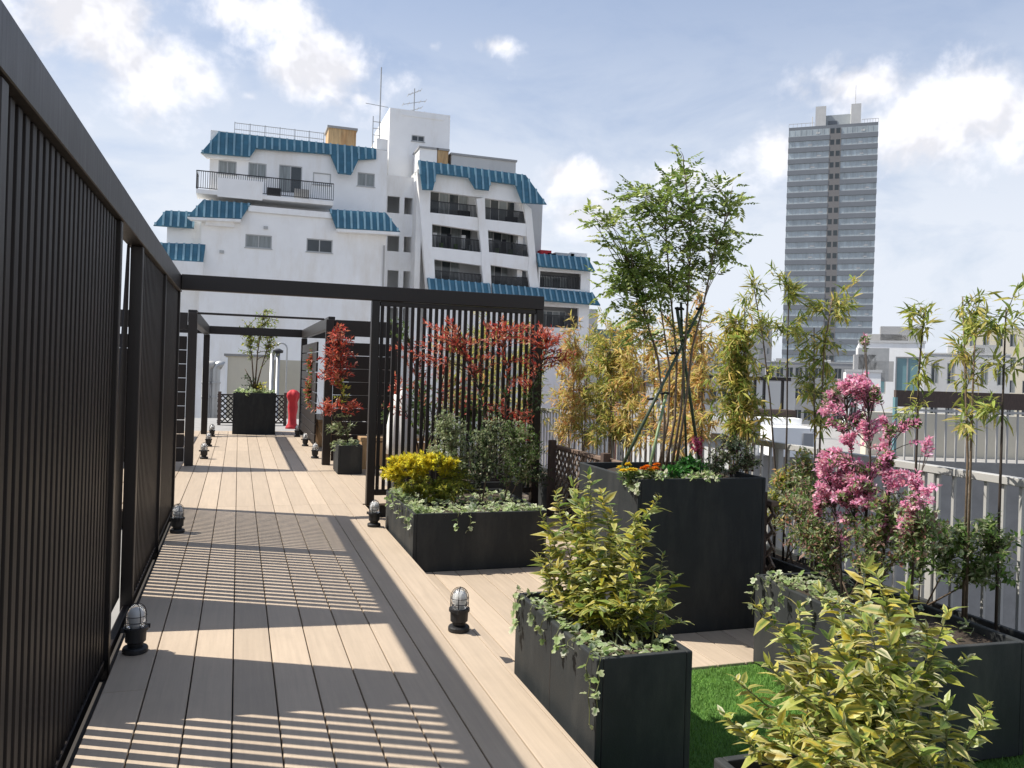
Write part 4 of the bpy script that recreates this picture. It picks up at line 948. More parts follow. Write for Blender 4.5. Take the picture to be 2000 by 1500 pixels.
# ---------------------------------------------------------------- the tall tree in the big planter
def tall_tree():
    Y = 5.05; b = Vector((2.84, Y, .80))
    P = lambda px, py, dy=0.: Vector(atY(px, py, Y + dy))
    st = [[b + Vector((-.03, 0, 0)), P(1298, 820), P(1285, 700), P(1255, 600, .05), P(1225, 520, .1)],
          [b + Vector((0, .03, 0)), P(1318, 820, .03), P(1322, 700, .04), P(1310, 580, .06), P(1300, 450, .1), P(1305, 350, .1)],
          [b + Vector((.03, 0, 0)), P(1330, 800), P(1338, 680, -.03), P(1345, 560, -.05), P(1350, 440, -.05), P(1335, 320, -.02)],
          [b + Vector((.05, -.02, 0)), P(1340, 780, -.05), P(1352, 680, -.07), P(1375, 590, -.09), P(1395, 490, -.1), P(1425, 410, -.1)],
          [b + Vector((-.05, .04, 0)), P(1305, 820, .08), P(1308, 720, .1), P(1290, 600, .16), P(1265, 480, .2)]]
    bl = [pblob(1300, 460, 110, 105, Y=Y, n=50), pblob(1330, 340, 30, 45, Y=Y, n=10), pblob(1250, 400, 60, 40, Y=Y, n=20), pblob(1345, 400, 55, 60, Y=Y, n=20),
          pblob(1415, 460, 35, 55, Y=Y, n=14), pblob(1428, 385, 25, 40, Y=Y, n=8), pblob(1175, 430, 32, 18, Y=Y, n=5), pblob(1215, 490, 40, 40, Y=Y, n=12),
          pblob(1275, 560, 50, 50, Y=Y, n=18), pblob(1205, 555, 36, 40, Y=Y, n=10), pblob(1255, 620, 45, 40, Y=Y, n=12), pblob(1320, 620, 45, 45, Y=Y, n=9), pblob(1230, 520, 45, 40, Y=Y, n=10), pblob(1300, 540, 60, 40, Y=Y, n=12), pblob(1155, 415, 22, 12, Y=Y, n=3), pblob(1345, 560, 25, 30, Y=Y, n=4), pblob(1380, 520, 30, 20, Y=Y, n=3)]
    crown_plant('ash_tree', 'tall slender green tree with small paired leaflets in the largest planter', 'tree', b, st, bl,
                dict(mat=LMG, pal=ASH, len=.048, wid=.50, gap=.066, per=1, mult=1.1, pinnate=True, reach=.26, up=.25, along=.7), M['stem'], r0=.0105, tw=.0036)
    t = thing('support_stakes', 'green bamboo stakes tied around the tall tree with black bands', 'stake', (2.84, 4.95, .80)); o = Vector((2.84, 4.95, .80))
    def pole(a, c, r, m): MB().tube([a - o, (a + c) / 2 - o, c - o], r, 7).build('cane', m, t, smooth=True)
    pole(P(1214, 912, -.18), P(1372, 594, .06), .011, M['caned']); pole(P(1266, 925, -.28), P(1302, 766, -.04), .010, M['cane'])
    pole(P(1366, 900, .20), P(1322, 600, -.02), .012, M['caned']); pole(P(1341, 905, .12), P(1330, 590, .02), .009, M['caned'])
    for (px, py, w) in ((1274, 779, .035), (1298, 768, .03), (1327, 603, .03), (1366, 603, .02), (1316, 690, .03)):
        c = P(px, py, -.05) - o; MB().tube([(c.x + w * math.cos(a), c.y + .02 * math.sin(a), c.z + .004 * math.sin(3 * a)) for a in np.linspace(0, 6.28, 11)], .008, 5).build('tie', M['band'], t, smooth=True)
tall_tree()

# flowers and small plants under it
def marigold(label, p, pal, group):
    t = thing('marigold', label, 'flower', p, group=group); o = Vector(p)
    h = random.uniform(.09, .12); MB().tube([(0, 0, 0), (.005, .003, h * .6), (0, 0, h)], .003, 5).build('stem', M['stemg'], t)
    L_ = Leaves()
    for k in range(16):
        a = random.uniform(0, 6.28); L_.add(o + Vector((0, 0, random.uniform(.01, h * .8))), (math.cos(a), math.sin(a), .5), random.uniform(.03, .05), .012, pick(GREEN), None, .2)
    L_.build('foliage', LM, t, 'simple', o)
    L2 = Leaves()
    for ring, (n, el, l) in enumerate(((14, .15, .030), (12, .6, .026), (9, 1.05, .018), (5, 1.4, .012))):
        for k in range(n):
            a = 6.283 * k / n + ring; L2.add(o + Vector((0, 0, h)), (math.cos(a) * math.cos(el), math.sin(a) * math.cos(el), math.sin(el)), l, l * .7, pick(pal), None, .3)
    L2.build('flower_head', PET, t, 'simple', o)
ORG = [(.72, .20, .012), (.65, .15, .01), (.78, .28, .02)]; YEL = [(.72, .52, .02), (.66, .44, .015), (.78, .60, .05)]
for px, py, pl in ((1212, 908, 0), (1226, 904, 0), (1240, 914, 0), (1256, 920, 0), (1232, 918, 0), (1268, 924, 0), (1283, 905, 1), (1297, 922, 1), (1305, 926, 1), (1290, 918, 0), (1310, 921, 1)):
    c = atz(px, py, .91); marigold('small yellow marigold in the largest planter' if pl == 0 else 'small orange marigold in the largest planter', (c[0], min(max(c[1], 4.68), 5.45), .80), ORG if pl else YEL, 'marigolds in the largest planter')
def low_plant(name, label, base, blobs, pal, ln=.04, wid=.5, gap=.02, stemm=None, edge=None, per=2, tpl='simple', m=LM, r0=.006, reach=.3, up=.2, curve=.15, group=None, along=.5, cat='shrub', n=5, mult=2.0):
    b = Vector(base); st = []
    for bl in blobs[:n]:
        c = bl[0]; st.append([b + Vector((random.uniform(-.03, .03), random.uniform(-.03, .03), 0)), b.lerp(c, .5) + rnd(.015), c])
    return crown_plant(name, label, cat, b, st, blobs, dict(mat=m, pal=pal, len=ln, wid=wid, gap=gap, per=per, edge=edge, tpl=tpl, reach=reach, up=up, curve=curve, along=along, mult=mult), stemm or M['stem'], group=group, r0=r0, tw=.0025)
low_plant('leafy_plant', 'low bright green leafy plant at the foot of the tall tree', (2.98, 4.90, .80), [pblob(1350, 912, 32, 18, Y=4.85, n=26), pblob(1320, 922, 22, 10, Y=4.75, n=12)], [(.045, .16, .03), (.06, .20, .035), (.035, .11, .02)], ln=.045, wid=.6)
low_plant('dark_shrub', 'dark purplish green shrub at the right corner of the largest planter', (3.18, 4.95, .80), [pblob(1430, 880, 45, 40, Y=4.95, n=46), pblob(1400, 905, 30, 22, Y=4.9, n=18, ), pblob(1462, 905, 25, 22, Y=4.95, n=16)], DARKG + OLIVE + [(.10, .03, .05)], ln=.03, wid=.4, gap=.014)
low_plant('flower_spike', 'single dark pink flower spike beside the dark shrub', (3.03, 4.9, .80), [pblob(1361, 870, 9, 20, Y=4.9, n=26)], PINKR, ln=.02, wid=.7, gap=.02, m=PET, cat='flower')
low_plant('white_ground_cover', 'pale green cover spilling along the front rim of the largest planter', (2.85, 4.70, .80), [pblob(1365, 930, 50, 7, Y=4.70, n=24), pblob(1270, 928, 40, 8, Y=4.70, n=18), pblob(1225, 922, 20, 8, Y=4.75, n=12)], IVY + IVYE, ln=.03, wid=.7, gap=.02, cat='ground cover', n=3)

# ---------------------------------------------------------------- ivy
def ivy(label, base, strands, spread=(), size=.035, n_spread=0):
    t = thing('ivy', label, 'ivy', base); o = Vector(base); mb = MB(); L_ = Leaves()
    for st in strands:
        pts = [Vector(p) for p in st]; mb.tube([p - o for p in pts], .0022, 4)
        for a, b in zip(pts[:-1], pts[1:]):
            m_ = max(1, int((b - a).length / (size * .75)))
            for k in range(m_):
                p = a.lerp(b, (k + random.random()) / m_); out_ = Vector((random.uniform(-1, .5), random.uniform(-1, .4), random.uniform(-.9, .5)))
                s = size * random.uniform(.6, 1.25); L_.add(p + out_ * .014, out_, s, s * .95, pick(IVY), pick(IVYE), .2)
    for (x0, x1, y0, y1, z, k) in spread:
        for _ in range(k):
            p = Vector((random.uniform(x0, x1), random.uniform(y0, y1), z + random.uniform(-.005, .05))); d = rnd(1); d.z = abs(d.z) * .5
            s = size * random.uniform(.6, 1.2); L_.add(p, d, s, s * .95, pick(IVY), pick(IVYE), .2)
    mb.build('vine', M['stemg'], t); ob = L_.build('foliage', LM, t, 'ivy', o); return t
def drop(x, y, z, ln, n=5, dx=0, dy=0):
    pts = [(x + .04, y + .02, z + .005), (x, y, z + .018)]
    for i in range(1, n + 1): pts.append((x - .012 + dx * i / n + random.uniform(-.01, .006), y + dy * i / n + random.uniform(-.025, .025), z - ln * i / n))
    return pts
ivy('variegated ivy trailing over the rim of the nearest whole planter', (1.45, 3.2, .325),
    [drop(1.378, 3.02, .365, .26, dx=0, dy=-.05), drop(1.40, 2.962, .365, .20), drop(1.378, 3.70, .365, .05), drop(1.378, 3.86, .365, .16, dy=.05), drop(1.378, 3.35, .365, .07), drop(1.378, 3.52, .365, .10, dy=.04), drop(1.378, 3.2, .365, .05), drop(1.378, 3.94, .365, .10)],
    [(1.40, 1.47, 3.0, 3.95, .335, 110), (1.41, 1.80, 3.0, 3.16, .33, 60), (1.45, 1.79, 3.1, 3.94, .325, 70)], size=.036)
ivy('variegated ivy covering the long low planter by the trellis', (1.5, 6.8, .285),
    [drop(1.363, 6.55, .325, .10), drop(1.363, 6.75, .325, .16, dy=-.1), drop(1.363, 7.0, .325, .12), drop(1.363, 7.25, .325, .10), drop(1.75, 6.482, .325, .12), drop(1.85, 6.482, .325, .16), drop(1.363, 7.5, .325, .08)],
    [(1.39, 1.52, 6.52, 7.75, .305, 230), (1.4, 2.5, 6.51, 6.66, .30, 190), (1.5, 2.5, 6.6, 7.7, .29, 420)], size=.042)
ivy('variegated ivy spilling from the planter under the pink shrub', (2.95, 3.6, .32),
    [drop(2.86, 4.02, .36, .22), drop(2.87, 3.92, .36, .14), drop(2.85, 3.75, .36, .10), drop(2.85, 3.55, .36, .12), drop(2.84, 3.3, .36, .12)],
    [(2.88, 3.05, 2.9, 4.03, .34, 170), (3.0, 3.38, 3.7, 4.03, .33, 70), (3.0, 3.38, 2.9, 3.7, .32, 60)], size=.038)
ivy('sprig of pale ivy hanging from the corner of the largest planter', (2.42, 4.66, .805), [drop(2.393, 4.66, .845, .06), drop(2.41, 4.612, .845, .09), drop(2.393, 4.72, .845, .05)], [(2.41, 2.46, 4.65, 4.75, .83, 10)], size=.038)
ivy('pale ivy around the rim of the small red leaved planter', (1.45, 11.7, .36), [drop(1.328, 11.6, .40, .08), drop(1.328, 11.9, .40, .06)], [(1.35, 1.65, 11.47, 12.0, .385, 90)], size=.05)
ivy('light green cover on top of the far square planter', (.3, 18.4, .825), [drop(.2, 18.05, .87, .05)], [(-.05, .75, 18.1, 18.85, .86, 160)], size=.07)

# ---------------------------------------------------------------- variegated shrubs (single large leaves)
CAMP = Vector((0, 0, CAMH))
def variegated(label, base, stems, size, n_obj=260, gap=.019, gold=.27, per=3):
    t = thing('variegated_shrub', label, 'shrub', base); o = Vector(base); mb = MB(); L_ = Leaves()
    for (foot, top) in stems:
        foot = Vector(foot); top = Vector(top); ln = (top - foot).length; mid = foot.lerp(top, .5) + Vector((random.gauss(0, .02), random.gauss(0, .02), .03))
        path = bez(foot, mid, top, 9); mb.tube([p - o for p in path], [.0042 * (1 - .6 * i / 8) for i in range(9)], 5)
        n = int(ln * .86 / gap); ph = random.uniform(0, 6.28)
        for i in range(n + 1):
            tt = .14 + .86 * i / n; j = min(7, int(tt * 8)); p = path[j].lerp(path[j + 1], tt * 8 - j); tan = (path[j + 1] - path[j]).normalized(); ph += 2.4
            for q in range(per):
                a = ph + q * 6.283 / per + random.gauss(0, .3); el = random.uniform(.05, .7) + (.5 if i >= n - 1 else 0)
                d = Vector((math.cos(a) * math.cos(el), math.sin(a) * math.cos(el), math.sin(el))) + tan * .2
                l = size * random.uniform(.45, 1.25) * (.75 if i > n - 3 else 1); yel = random.random() < gold
                L_.add(p, d, l, l * random.uniform(.36, .50), pick(VARY if yel else VARC), pick(VARE), random.uniform(.2, .75))
    mb.build('stem', M['stemg'], t)
    L_.fr = L_.frames(); p = np.array(L_.p); dist = np.linalg.norm(p - np.array(CAMP), axis=1) / np.array(L_.l)
    order = np.argsort(dist); idx = order[:n_obj]
    L_.objects('leaf', LMG, t, 'lance', o, [int(i) for i in idx]); L_.build('foliage', LMG, t, 'lance', o, keep=np.array(order[n_obj:]))
def stems_from(px_tops, plane, feet, zf):
    out_ = []
    for (px, py, off) in px_tops:
        top = Vector(atY(px, py, plane + off)); f = random.choice(feet); out_.append(((f[0] + random.uniform(-.05, .05), f[1] + random.uniform(-.05, .05), zf), top))
    return out_
random.seed(21)
tops = [(1060, 1010, .45), (1085, 965, .5), (1120, 945, .5), (1150, 930, .45), (1075, 1060, .35), (1110, 1010, .35), (1140, 985, .3), (1175, 965, .5), (1195, 1005, .35), (1050, 1090, .4), (1090, 1110, .25), (1125, 1065, .2), (1160, 1040, .2),
        (1240, 1010, .1), (1288, 972, .05), (1270, 1040, .1), (1215, 1060, .15), (1250, 1090, 0), (1295, 1085, .05), (1320, 1130, .05), (1200, 1110, .1), (1180, 1090, .15), (1235, 1140, -.05), (1285, 1150, -.1), (1310, 1190, -.1), (1150, 1130, .1), (1110, 1150, .2), (1330, 1215, -.1), (1260, 1190, -.15), (1215, 1180, -.1), (1065, 1130, .45), (1185, 1195, -.1), (1200, 1040, .3)]
variegated('golden variegated shrub with arching leaves in the nearest whole planter', (1.6, 3.45, .325), stems_from(tops, 3.3, [(1.52, 3.7), (1.6, 3.6), (1.55, 3.45), (1.65, 3.3), (1.68, 3.2), (1.62, 3.75), (1.55, 3.25)], .325), .068, n_obj=280)
tops = [(1475, 1185, .3), (1440, 1330, .25), (1415, 1400, .2), (1500, 1300, .15), (1530, 1260, .3), (1560, 1190, .35), (1600, 1150, .4), (1640, 1180, .3), (1690, 1110, .3), (1715, 1130, .2), (1745, 1170, .2), (1580, 1270, .15), (1620, 1250, .1), (1660, 1230, .2), (1700, 1220, .1), (1740, 1260, .05), (1540, 1340, .05), (1600, 1340, 0), (1650, 1320, 0), (1700, 1320, 0), (1480, 1400, .1), (1520, 1420, 0), (1570, 1410, -.05), (1640, 1410, -.1), (1720, 1400, -.1), (1460, 1450, .05),
        (1780, 1150, .15), (1810, 1230, .1), (1850, 1200, .05), (1890, 1290, 0), (1790, 1320, -.05), (1850, 1380, -.1), (1930, 1380, -.1), (1760, 1420, -.15), (1680, 1460, -.15), (1610, 1470, -.15), (1545, 1470, -.1)]
variegated('golden variegated shrub filling the bottom right corner of the picture', (1.68, 1.75, .32), stems_from(tops, 1.75, [(1.55, 1.9), (1.62, 1.75), (1.7, 1.65), (1.8, 1.6), (1.75, 1.85), (1.85, 1.75), (1.6, 1.6)], .32), .062, n_obj=300, gap=.0185, gold=.3)
random.seed(5)

# ---------------------------------------------------------------- plants of the long low planter
YM = 7.25
low_plant('golden_shrub', 'golden yellow fine leaved shrub next to the trellis post', (1.60, 7.25, .28), [pblob(800, 908, 45, 22, Y=YM, n=60), pblob(840, 900, 45, 18, Y=YM, n=34), pblob(770, 925, 30, 18, Y=YM, n=22), pblob(885, 912, 30, 20, Y=YM, n=14), pblob(815, 945, 55, 22, Y=YM, n=26, ) + (LIMEY,), pblob(855, 960, 50, 22, Y=YM - .1, n=24) + (LIMEY,), pblob(900, 945, 35, 25, Y=YM, n=14) + (LIMEY,)], YELLOW, ln=.036, wid=.42, gap=.012, per=3, reach=.2, up=.5, along=.8)
low_plant('olive_shrub', 'grey green small leaved shrub in the middle of the long planter, left one', (1.95, 7.3, .28), [pblob(880, 850, 42, 42, Y=7.4, n=50), pblob(860, 890, 35, 30, Y=7.3, n=24), pblob(900, 900, 35, 35, Y=7.3, n=24), pblob(870, 820, 25, 18, Y=7.4, n=12)], OLIVE, ln=.032, wid=.42, gap=.017, reach=.25)
low_plant('olive_shrub', 'grey green small leaved shrub of the long planter, middle one below the red leaves', (2.15, 7.2, .28), [pblob(950, 870, 45, 45, Y=7.3, n=50), pblob(935, 920, 35, 30, Y=7.2, n=22), pblob(965, 830, 28, 22, Y=7.35, n=14)], OLIVE + DARKG, ln=.034, wid=.42, gap=.018, reach=.25)
low_plant('olive_shrub', 'grey green small leaved shrub at the right end of the long planter', (2.38, 7.2, .28), [pblob(1010, 860, 42, 45, Y=7.35, n=46), pblob(1030, 910, 35, 35, Y=7.25, n=24), pblob(990, 915, 30, 30, Y=7.2, n=18)], OLIVE + GREEN, ln=.034, wid=.42, gap=.018, reach=.25)

# ---------------------------------------------------------------- red leaved photinias
def photinia(label, base, stems_px, blobs, Y, ln=.06, wid=.34):
    b = Vector(base); st = [[b] + [Vector(atY(px, py, Y + dy)) for px, py, dy in s] for s in stems_px]
    return crown_plant('photinia', label, 'shrub', b, st, blobs, dict(mat=LMG, pal=RED, len=ln, wid=wid, gap=.034, per=2, reach=.24, up=.5, along=.8, curve=.2, mult=1.0), M['stemd'], r0=.011, tw=.004)
Y = 8.3
photinia('red leaved shrub growing in front of the trellis slats', (2.45, 8.25, .33), [[(960, 860, 0), (935, 760, 0), (900, 680, 0)], [(985, 850, 0), (990, 740, 0), (985, 650, 0)], [(1010, 850, .05), (1045, 740, .05), (1070, 670, .05)], [(1000, 880, 0), (1015, 820, 0)]],
         [pblob(870, 655, 55, 32, Y=Y, n=24), pblob(930, 695, 60, 45, Y=Y, n=22), pblob(985, 650, 50, 28, Y=Y, n=24), pblob(1055, 655, 56, 28, Y=Y, n=34), pblob(1090, 690, 35, 32, Y=Y, n=16), pblob(1025, 725, 50, 35, Y=Y, n=20), pblob(1000, 805, 60, 35, Y=Y, n=26), pblob(830, 690, 35, 25, Y=Y, n=8), pblob(1020, 850, 25, 20, Y=Y, n=8),
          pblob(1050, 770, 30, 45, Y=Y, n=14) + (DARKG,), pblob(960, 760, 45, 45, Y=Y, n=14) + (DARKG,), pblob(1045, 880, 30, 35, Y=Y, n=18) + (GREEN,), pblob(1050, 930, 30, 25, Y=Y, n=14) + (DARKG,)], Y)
Y = 9.6
photinia('red leaved shrub growing behind the left of the trellis', (2.1, 9.65, .38), [[(830, 830, 0), (815, 740, 0), (800, 670, 0)], [(850, 830, 0), (865, 740, 0), (880, 690, 0)], [(810, 840, 0), (775, 770, 0)]],
         [pblob(800, 690, 45, 35, Y=Y, n=30), pblob(850, 740, 50, 45, Y=Y, n=30), pblob(775, 770, 35, 40, Y=Y, n=20), pblob(900, 770, 45, 45, Y=Y, n=22), pblob(930, 660, 50, 30, Y=Y, n=18) + (LIMEY,), pblob(830, 810, 50, 30, Y=Y, n=14) + (GREEN,), pblob(780, 650, 25, 35, Y=Y, n=10) + (GREEN,)], Y)
Y = 11.72
photinia('narrow red leaved shrub in the small planter beside the far walkway', (1.50, Y, .36), [[(668, 800, 0), (665, 720, 0), (662, 650, 0)], [(675, 820, 0), (685, 790, 0)], [(660, 830, 0), (640, 800, 0)]],
         [pblob(664, 660, 26, 26, Y=Y, n=34), pblob(650, 700, 26, 26, Y=Y, n=30), pblob(680, 700, 18, 22, Y=Y, n=14), pblob(655, 735, 30, 20, Y=Y, n=26), pblob(645, 795, 32, 16, Y=Y, n=26), pblob(690, 795, 26, 16, Y=Y, n=18), pblob(665, 760, 22, 20, Y=Y, n=10) + (LIMEY,), pblob(665, 830, 30, 22, Y=Y, n=24) + (OLIVE,)], Y, ln=.075, wid=.34)
low_plant('small_red_plant', 'red and green climber on the right side of the far pergola', (1.52, 14.0, .0005), [pblob(607, 720, 8, 40, Y=15.6, n=16), pblob(600, 770, 8, 30, Y=15.6, n=12)], RED + GREEN, ln=.08, wid=.4, gap=.04)
# far tree
Y = 18.45; b = Vector((.34, Y, .83))
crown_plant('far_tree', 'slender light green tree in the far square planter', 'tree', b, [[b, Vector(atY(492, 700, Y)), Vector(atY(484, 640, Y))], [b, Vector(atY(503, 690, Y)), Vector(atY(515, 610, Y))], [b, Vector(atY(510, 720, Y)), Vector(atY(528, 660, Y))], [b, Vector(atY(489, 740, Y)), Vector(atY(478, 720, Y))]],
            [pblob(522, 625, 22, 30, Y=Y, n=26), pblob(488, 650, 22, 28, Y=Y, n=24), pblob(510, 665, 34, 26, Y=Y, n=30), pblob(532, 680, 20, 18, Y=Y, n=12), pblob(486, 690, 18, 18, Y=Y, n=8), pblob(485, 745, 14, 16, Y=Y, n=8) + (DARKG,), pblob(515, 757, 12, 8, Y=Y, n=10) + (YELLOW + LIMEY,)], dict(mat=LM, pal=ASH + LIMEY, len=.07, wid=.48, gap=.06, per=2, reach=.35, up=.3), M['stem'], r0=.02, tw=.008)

# ---------------------------------------------------------------- bamboo along the railing
XB = 3.79
def bamboo(label, canes, pal, ln=.085, cat='bamboo', dense=34, r=.13):
    """canes: list of (pixel polyline top->down, [tuft pixels])"""
    t = None; L_ = Leaves(); mb = MB(); tw = MB()
    for line, tufts, off in canes:
        pts = [Vector(atX(px, py, XB + off)) for px, py in line]; foot = Vector((pts[-1].x, pts[-1].y, .175)); pts = pts + [foot]
        if t is None: t = thing('bamboo', label, cat, foot, group='bamboo along the railing'); o = Vector(foot)
        mb.tube([p - o for p in pts[::-1]], [.009 * (1 - .55 * i / max(1, len(pts) - 1)) for i in range(len(pts))], 6)
        for (px, py, k) in tufts:
            c = Vector(atX(px, py, XB + off)) + Vector((random.gauss(0, .02), random.gauss(0, .03), 0))
            near = min((a.lerp(b, s / 8) for a, b in zip(pts[:-1], pts[1:]) for s in range(9)), key=lambda q: (q - c).length + max(0, q.z - c.z))
            for _ in range(4):
                e = c + rnd(r * .55 * k); tw.tube([near - o, near.lerp(e, .5) + Vector((0, 0, .02)) - o, e - o], [.003, .0022, .0012], 4)
                for _ in range(int(dense * k / 2)):
                    p = near.lerp(e, random.uniform(.35, 1.05)) + rnd(.012); d = (p - near).normalized() * .8 + rnd(.75) + Vector((0, 0, .1)) if (p - near).length > .01 else rnd(1)
                    l = ln * random.uniform(.6, 1.3); L_.add(p, d, l, l * .20, pick(pal), None, random.uniform(.1, .7))
    mb.build('cane', M['stem'] if pal is not BAMG else M['stemd'], t, smooth=True); tw.build('twigs', M['stemg'], t)['kind'] = 'stuff'; L_.build('foliage', LM, t, 'lance', o)
def clump(label, px, ytop, w, pal, n=5, tufts=8, ybot=880, **kw):
    canes = []
    for i in range(n):
        x = px + random.uniform(-w, w) * .8; yt = ytop + random.uniform(0, 70) * (0 if i == 0 else 1); x2 = x + random.uniform(-12, 12)
        tf = [(x + (x2 - x) * s + random.uniform(-w, w) * .55, yt + (ybot - yt) * s + random.uniform(-12, 12), random.uniform(.7, 1.25)) for s in np.linspace(.02, .85, tufts)]
        canes.append(([(x, yt), ((x + x2) / 2 + random.uniform(-4, 4), (yt + ybot) / 2), (x2, ybot)], tf, random.uniform(-.08, .06)))
    bamboo(label, canes, pal, **kw)
clump('orange tipped yellow bamboo clump beside the red leaves', 1118, 630, 30, BAMY + BAMO, n=6, tufts=9)
clump('yellow green bamboo clump behind the lattice fence, second from the trellis', 1172, 622, 28, BAMY + BAMG, n=6, tufts=9)
clump('straw yellow bamboo clump left of the tall tree stems', 1240, 612, 32, BAMY, n=6, tufts=9)
clump('thin pale bamboo clump directly behind the tree stakes', 1300, 640, 26, BAMY + BAMO, n=4, tufts=7)
clump('pale orange bamboo clump right of the tall tree stems', 1362, 575, 24, BAMO + BAMY, n=4, tufts=8)
clump('bushy green and yellow bamboo clump above the right of the largest planter', 1436, 595, 32, BAMG + BAMY[:2], n=6, tufts=9)
bamboo('thin slanting bamboo cane with one green tuft left of the tower', [([(1472, 560), (1490, 660), (1504, 780), (1516, 940)], [(1476, 572, 1.0), (1470, 560, .7), (1490, 612, .6), (1500, 640, .5), (1512, 720, .5)], 0)], BAMG, ln=.07, dense=44)
bamboo('straight bamboo cane with two green tufts in front of the tower', [([(1541, 555), (1538, 690), (1537, 830), (1534, 940)], [(1541, 562, 1.1), (1541, 575, .8), (1540, 628, 1.2), (1542, 636, .8)], 0)], BAMG, ln=.075, dense=50)
bamboo('bamboo with layered yellow green tufts at the right edge of the tower', [([(1625, 585), (1610, 680), (1604, 800), (1600, 900)], [(1632, 597, 1.2), (1605, 605, 1.0), (1645, 590, .8), (1615, 665, 1.1), (1600, 695, 1.2), (1585, 760, 1.0), (1600, 830, .8)], 0), ([(1590, 640), (1590, 760), (1592, 900)], [(1598, 650, .9), (1580, 745, .9), (1575, 770, .9), (1590, 805, .7)], -.04)], BAMG + BAMY[:1], ln=.075, dense=48)
clump('yellow bamboo clump seen through the right half of the trellis slats', 950, 610, 34, BAMY + BAMG, n=6, tufts=8, ybot=820)
clump('green bamboo clump seen through the trellis beside its right post', 1020, 615, 30, BAMG + BAMY[:2], n=5, tufts=8, ybot=830)
clump('green and yellow bamboo clump behind the middle of the trellis', 885, 640, 32, BAMG + BAMY, n=5, tufts=8, ybot=815)
for lb, x_, y_, pxs in (('dark green shrub behind the trellis near its left post', 2.75, 11.2, (800, 800)), ('dark green shrub behind the middle of the trellis', 3.05, 10.6, (890, 815)), ('dark green shrub behind the right end of the trellis', 3.1, 9.7, (975, 830))):
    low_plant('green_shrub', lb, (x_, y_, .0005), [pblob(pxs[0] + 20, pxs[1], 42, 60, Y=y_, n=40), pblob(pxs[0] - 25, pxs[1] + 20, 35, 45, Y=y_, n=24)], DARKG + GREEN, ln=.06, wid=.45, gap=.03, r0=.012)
low_plant('lime_shrub', 'yellow green shrub by the railing between the largest planter and the pink blossom', (3.79, 4.95, .175), [pblob(1535, 950, 34, 40, X=3.79, n=34), pblob(1570, 920, 30, 45, X=3.75, n=30), pblob(1515, 990, 26, 40, X=3.75, n=18), pblob(1590, 980, 30, 45, X=3.72, n=22)], LIMEY + OLIVE + [(.55, .34, .16)], ln=.045, wid=.4, gap=.02)
low_plant('lime_shrub', 'green shrub by the railing at the right border below the slim bamboo', (3.79, 3.75, .175), [pblob(1800, 1060, 55, 75, X=3.79, n=46), pblob(1870, 1070, 55, 75, X=3.79, n=42), pblob(1940, 1080, 50, 75, X=3.79, n=38)], GREEN + OLIVE, ln=.045, wid=.45, gap=.022)
bamboo('slim bamboo with a few green tufts just right of the pink flowers', [([(1805, 610), (1795, 720), (1790, 880)], [(1808, 620, 1.0), (1790, 640, .8), (1800, 720, .9), (1785, 790, .7)], 0)], BAMG, ln=.075, dense=40)
bamboo('slim yellow green bamboo near the right edge of the view', [([(1880, 580), (1885, 720), (1890, 900)], [(1880, 592, 1.0), (1895, 610, .9), (1880, 680, .9), (1893, 770, .8)], 0), ([(1905, 640), (1900, 760), (1896, 900)], [(1908, 650, .9), (1900, 720, .8), (1905, 820, .7)], -.05)], BAMG + BAMY[:1], ln=.075, dense=40)
bamboo('last slim bamboo at the right border of the view', [([(1965, 600), (1960, 740), (1955, 900)], [(1965, 612, 1.0), (1950, 640, .8), (1962, 720, .9), (1955, 800, .8)], 0)], BAMG, ln=.075, dense=40)

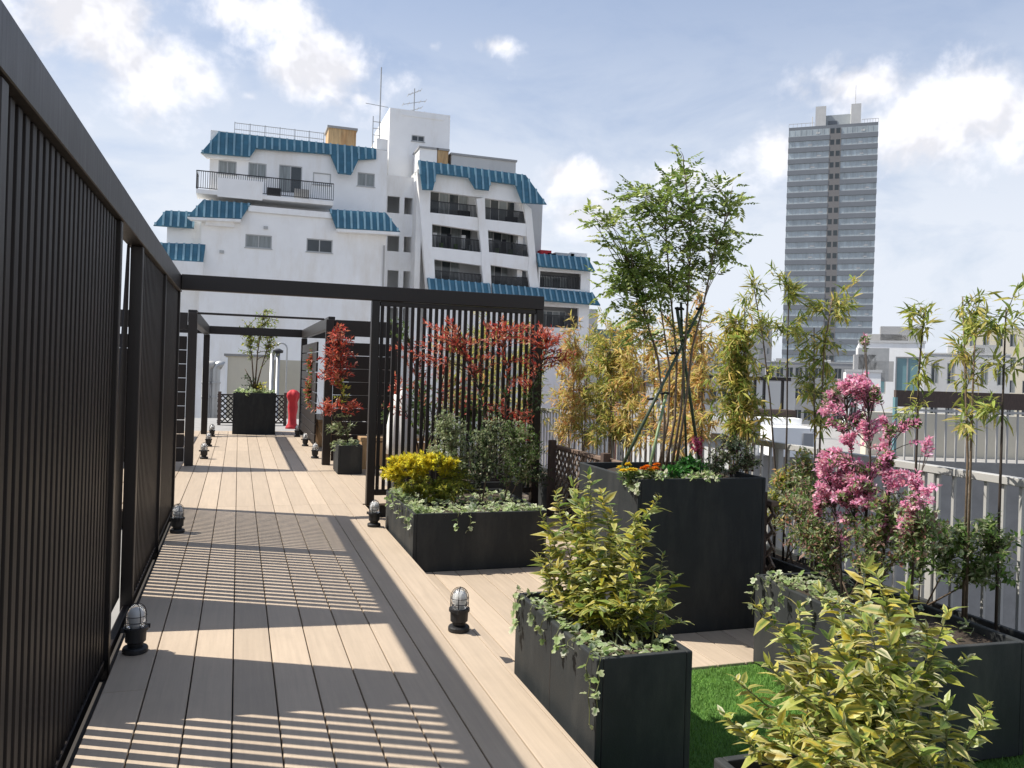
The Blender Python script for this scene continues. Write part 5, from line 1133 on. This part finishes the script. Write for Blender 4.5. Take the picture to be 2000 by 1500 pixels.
# ---------------------------------------------------------------- pink flowering shrub
def pink():
    X = 3.1; b = Vector((3.12, 3.45, .32)); P = lambda px, py, dx=0.: Vector(atX(px, py, X + dx))
    st = [[b + Vector((-.05, .1, 0)), P(1640, 1060), P(1625, 960)], [b, P(1670, 1040), P(1665, 900), P(1650, 780)], [b + Vector((.03, 0, 0)), P(1690, 1040), P(1700, 900), P(1695, 760), P(1690, 660)], [b + Vector((0, -.1, 0)), P(1730, 1040), P(1740, 930), P(1735, 840)], [b + Vector((-.02, .15, 0)), P(1600, 1060), P(1590, 980)], [b + Vector((.1, -.2, 0)), P(1790, 1030), P(1800, 920)]]
    def sub_(px, py, rx, ry, k, n=7):
        o_ = []
        for _ in range(k):
            a_ = random.uniform(0, 6.283); q = random.uniform(0, 1) ** .5; s_ = random.uniform(.16, .36); o_.append(pblob(px + rx * q * math.cos(a_), py + ry * q * math.sin(a_), max(7, rx * s_), max(6, ry * s_), X=X + random.uniform(-.1, .1), n=n))
        return o_
    bl = (sub_(1650, 920, 70, 50, 17) + sub_(1695, 955, 60, 55, 13) + sub_(1620, 985, 45, 40, 8) + sub_(1695, 765, 34, 38, 7, 5) + sub_(1645, 770, 34, 28, 5, 5) + sub_(1665, 735, 25, 22, 2, 5) + sub_(1610, 785, 26, 24, 3, 4)
          + sub_(1660, 830, 40, 35, 6, 4) + sub_(1720, 840, 34, 34, 5, 4) + sub_(1690, 652, 12, 10, 1, 3) + sub_(1740, 905, 30, 45, 6, 5) + sub_(1750, 990, 40, 50, 6, 5) + sub_(1785, 960, 40, 60, 5, 4) + sub_(1780, 860, 30, 40, 2, 4) + sub_(1660, 1030, 80, 35, 6, 3))
    bl += [b_[:2] + (4, OLIVE + GREEN) for b_ in bl[::3]]
    t = crown_plant('azalea', 'shrub covered in bright pink blossom above the right hand planter', 'shrub', b, st, bl, dict(mat=PET, pal=PINK, len=.024, wid=.6, gap=.015, per=4, reach=.09, up=.2, along=.5, mult=1.25, twigm=M['stemd']), M['stemd'], r0=.008, tw=.0025)
    o = b; st2 = [pblob(1610, 1060, 75, 60, X=X, n=70), pblob(1710, 1060, 70, 65, X=X, n=70), pblob(1565, 1020, 45, 70, X=X, n=44), pblob(1740, 1000, 50, 50, X=X, n=24), pblob(1560, 940, 40, 40, X=X + .2, n=12), pblob(1800, 1040, 60, 60, X=X, n=36)]
    low_plant('twiggy_shrub', 'twiggy green and bronze undergrowth beneath the pink blossom', (3.1, 3.5, .32), st2, OLIVE + GREEN + [(.30, .14, .10), (.40, .24, .20), (.42, .36, .16)], ln=.032, wid=.45, gap=.024, stemm=M['stem'], reach=.22, n=6)
pink()
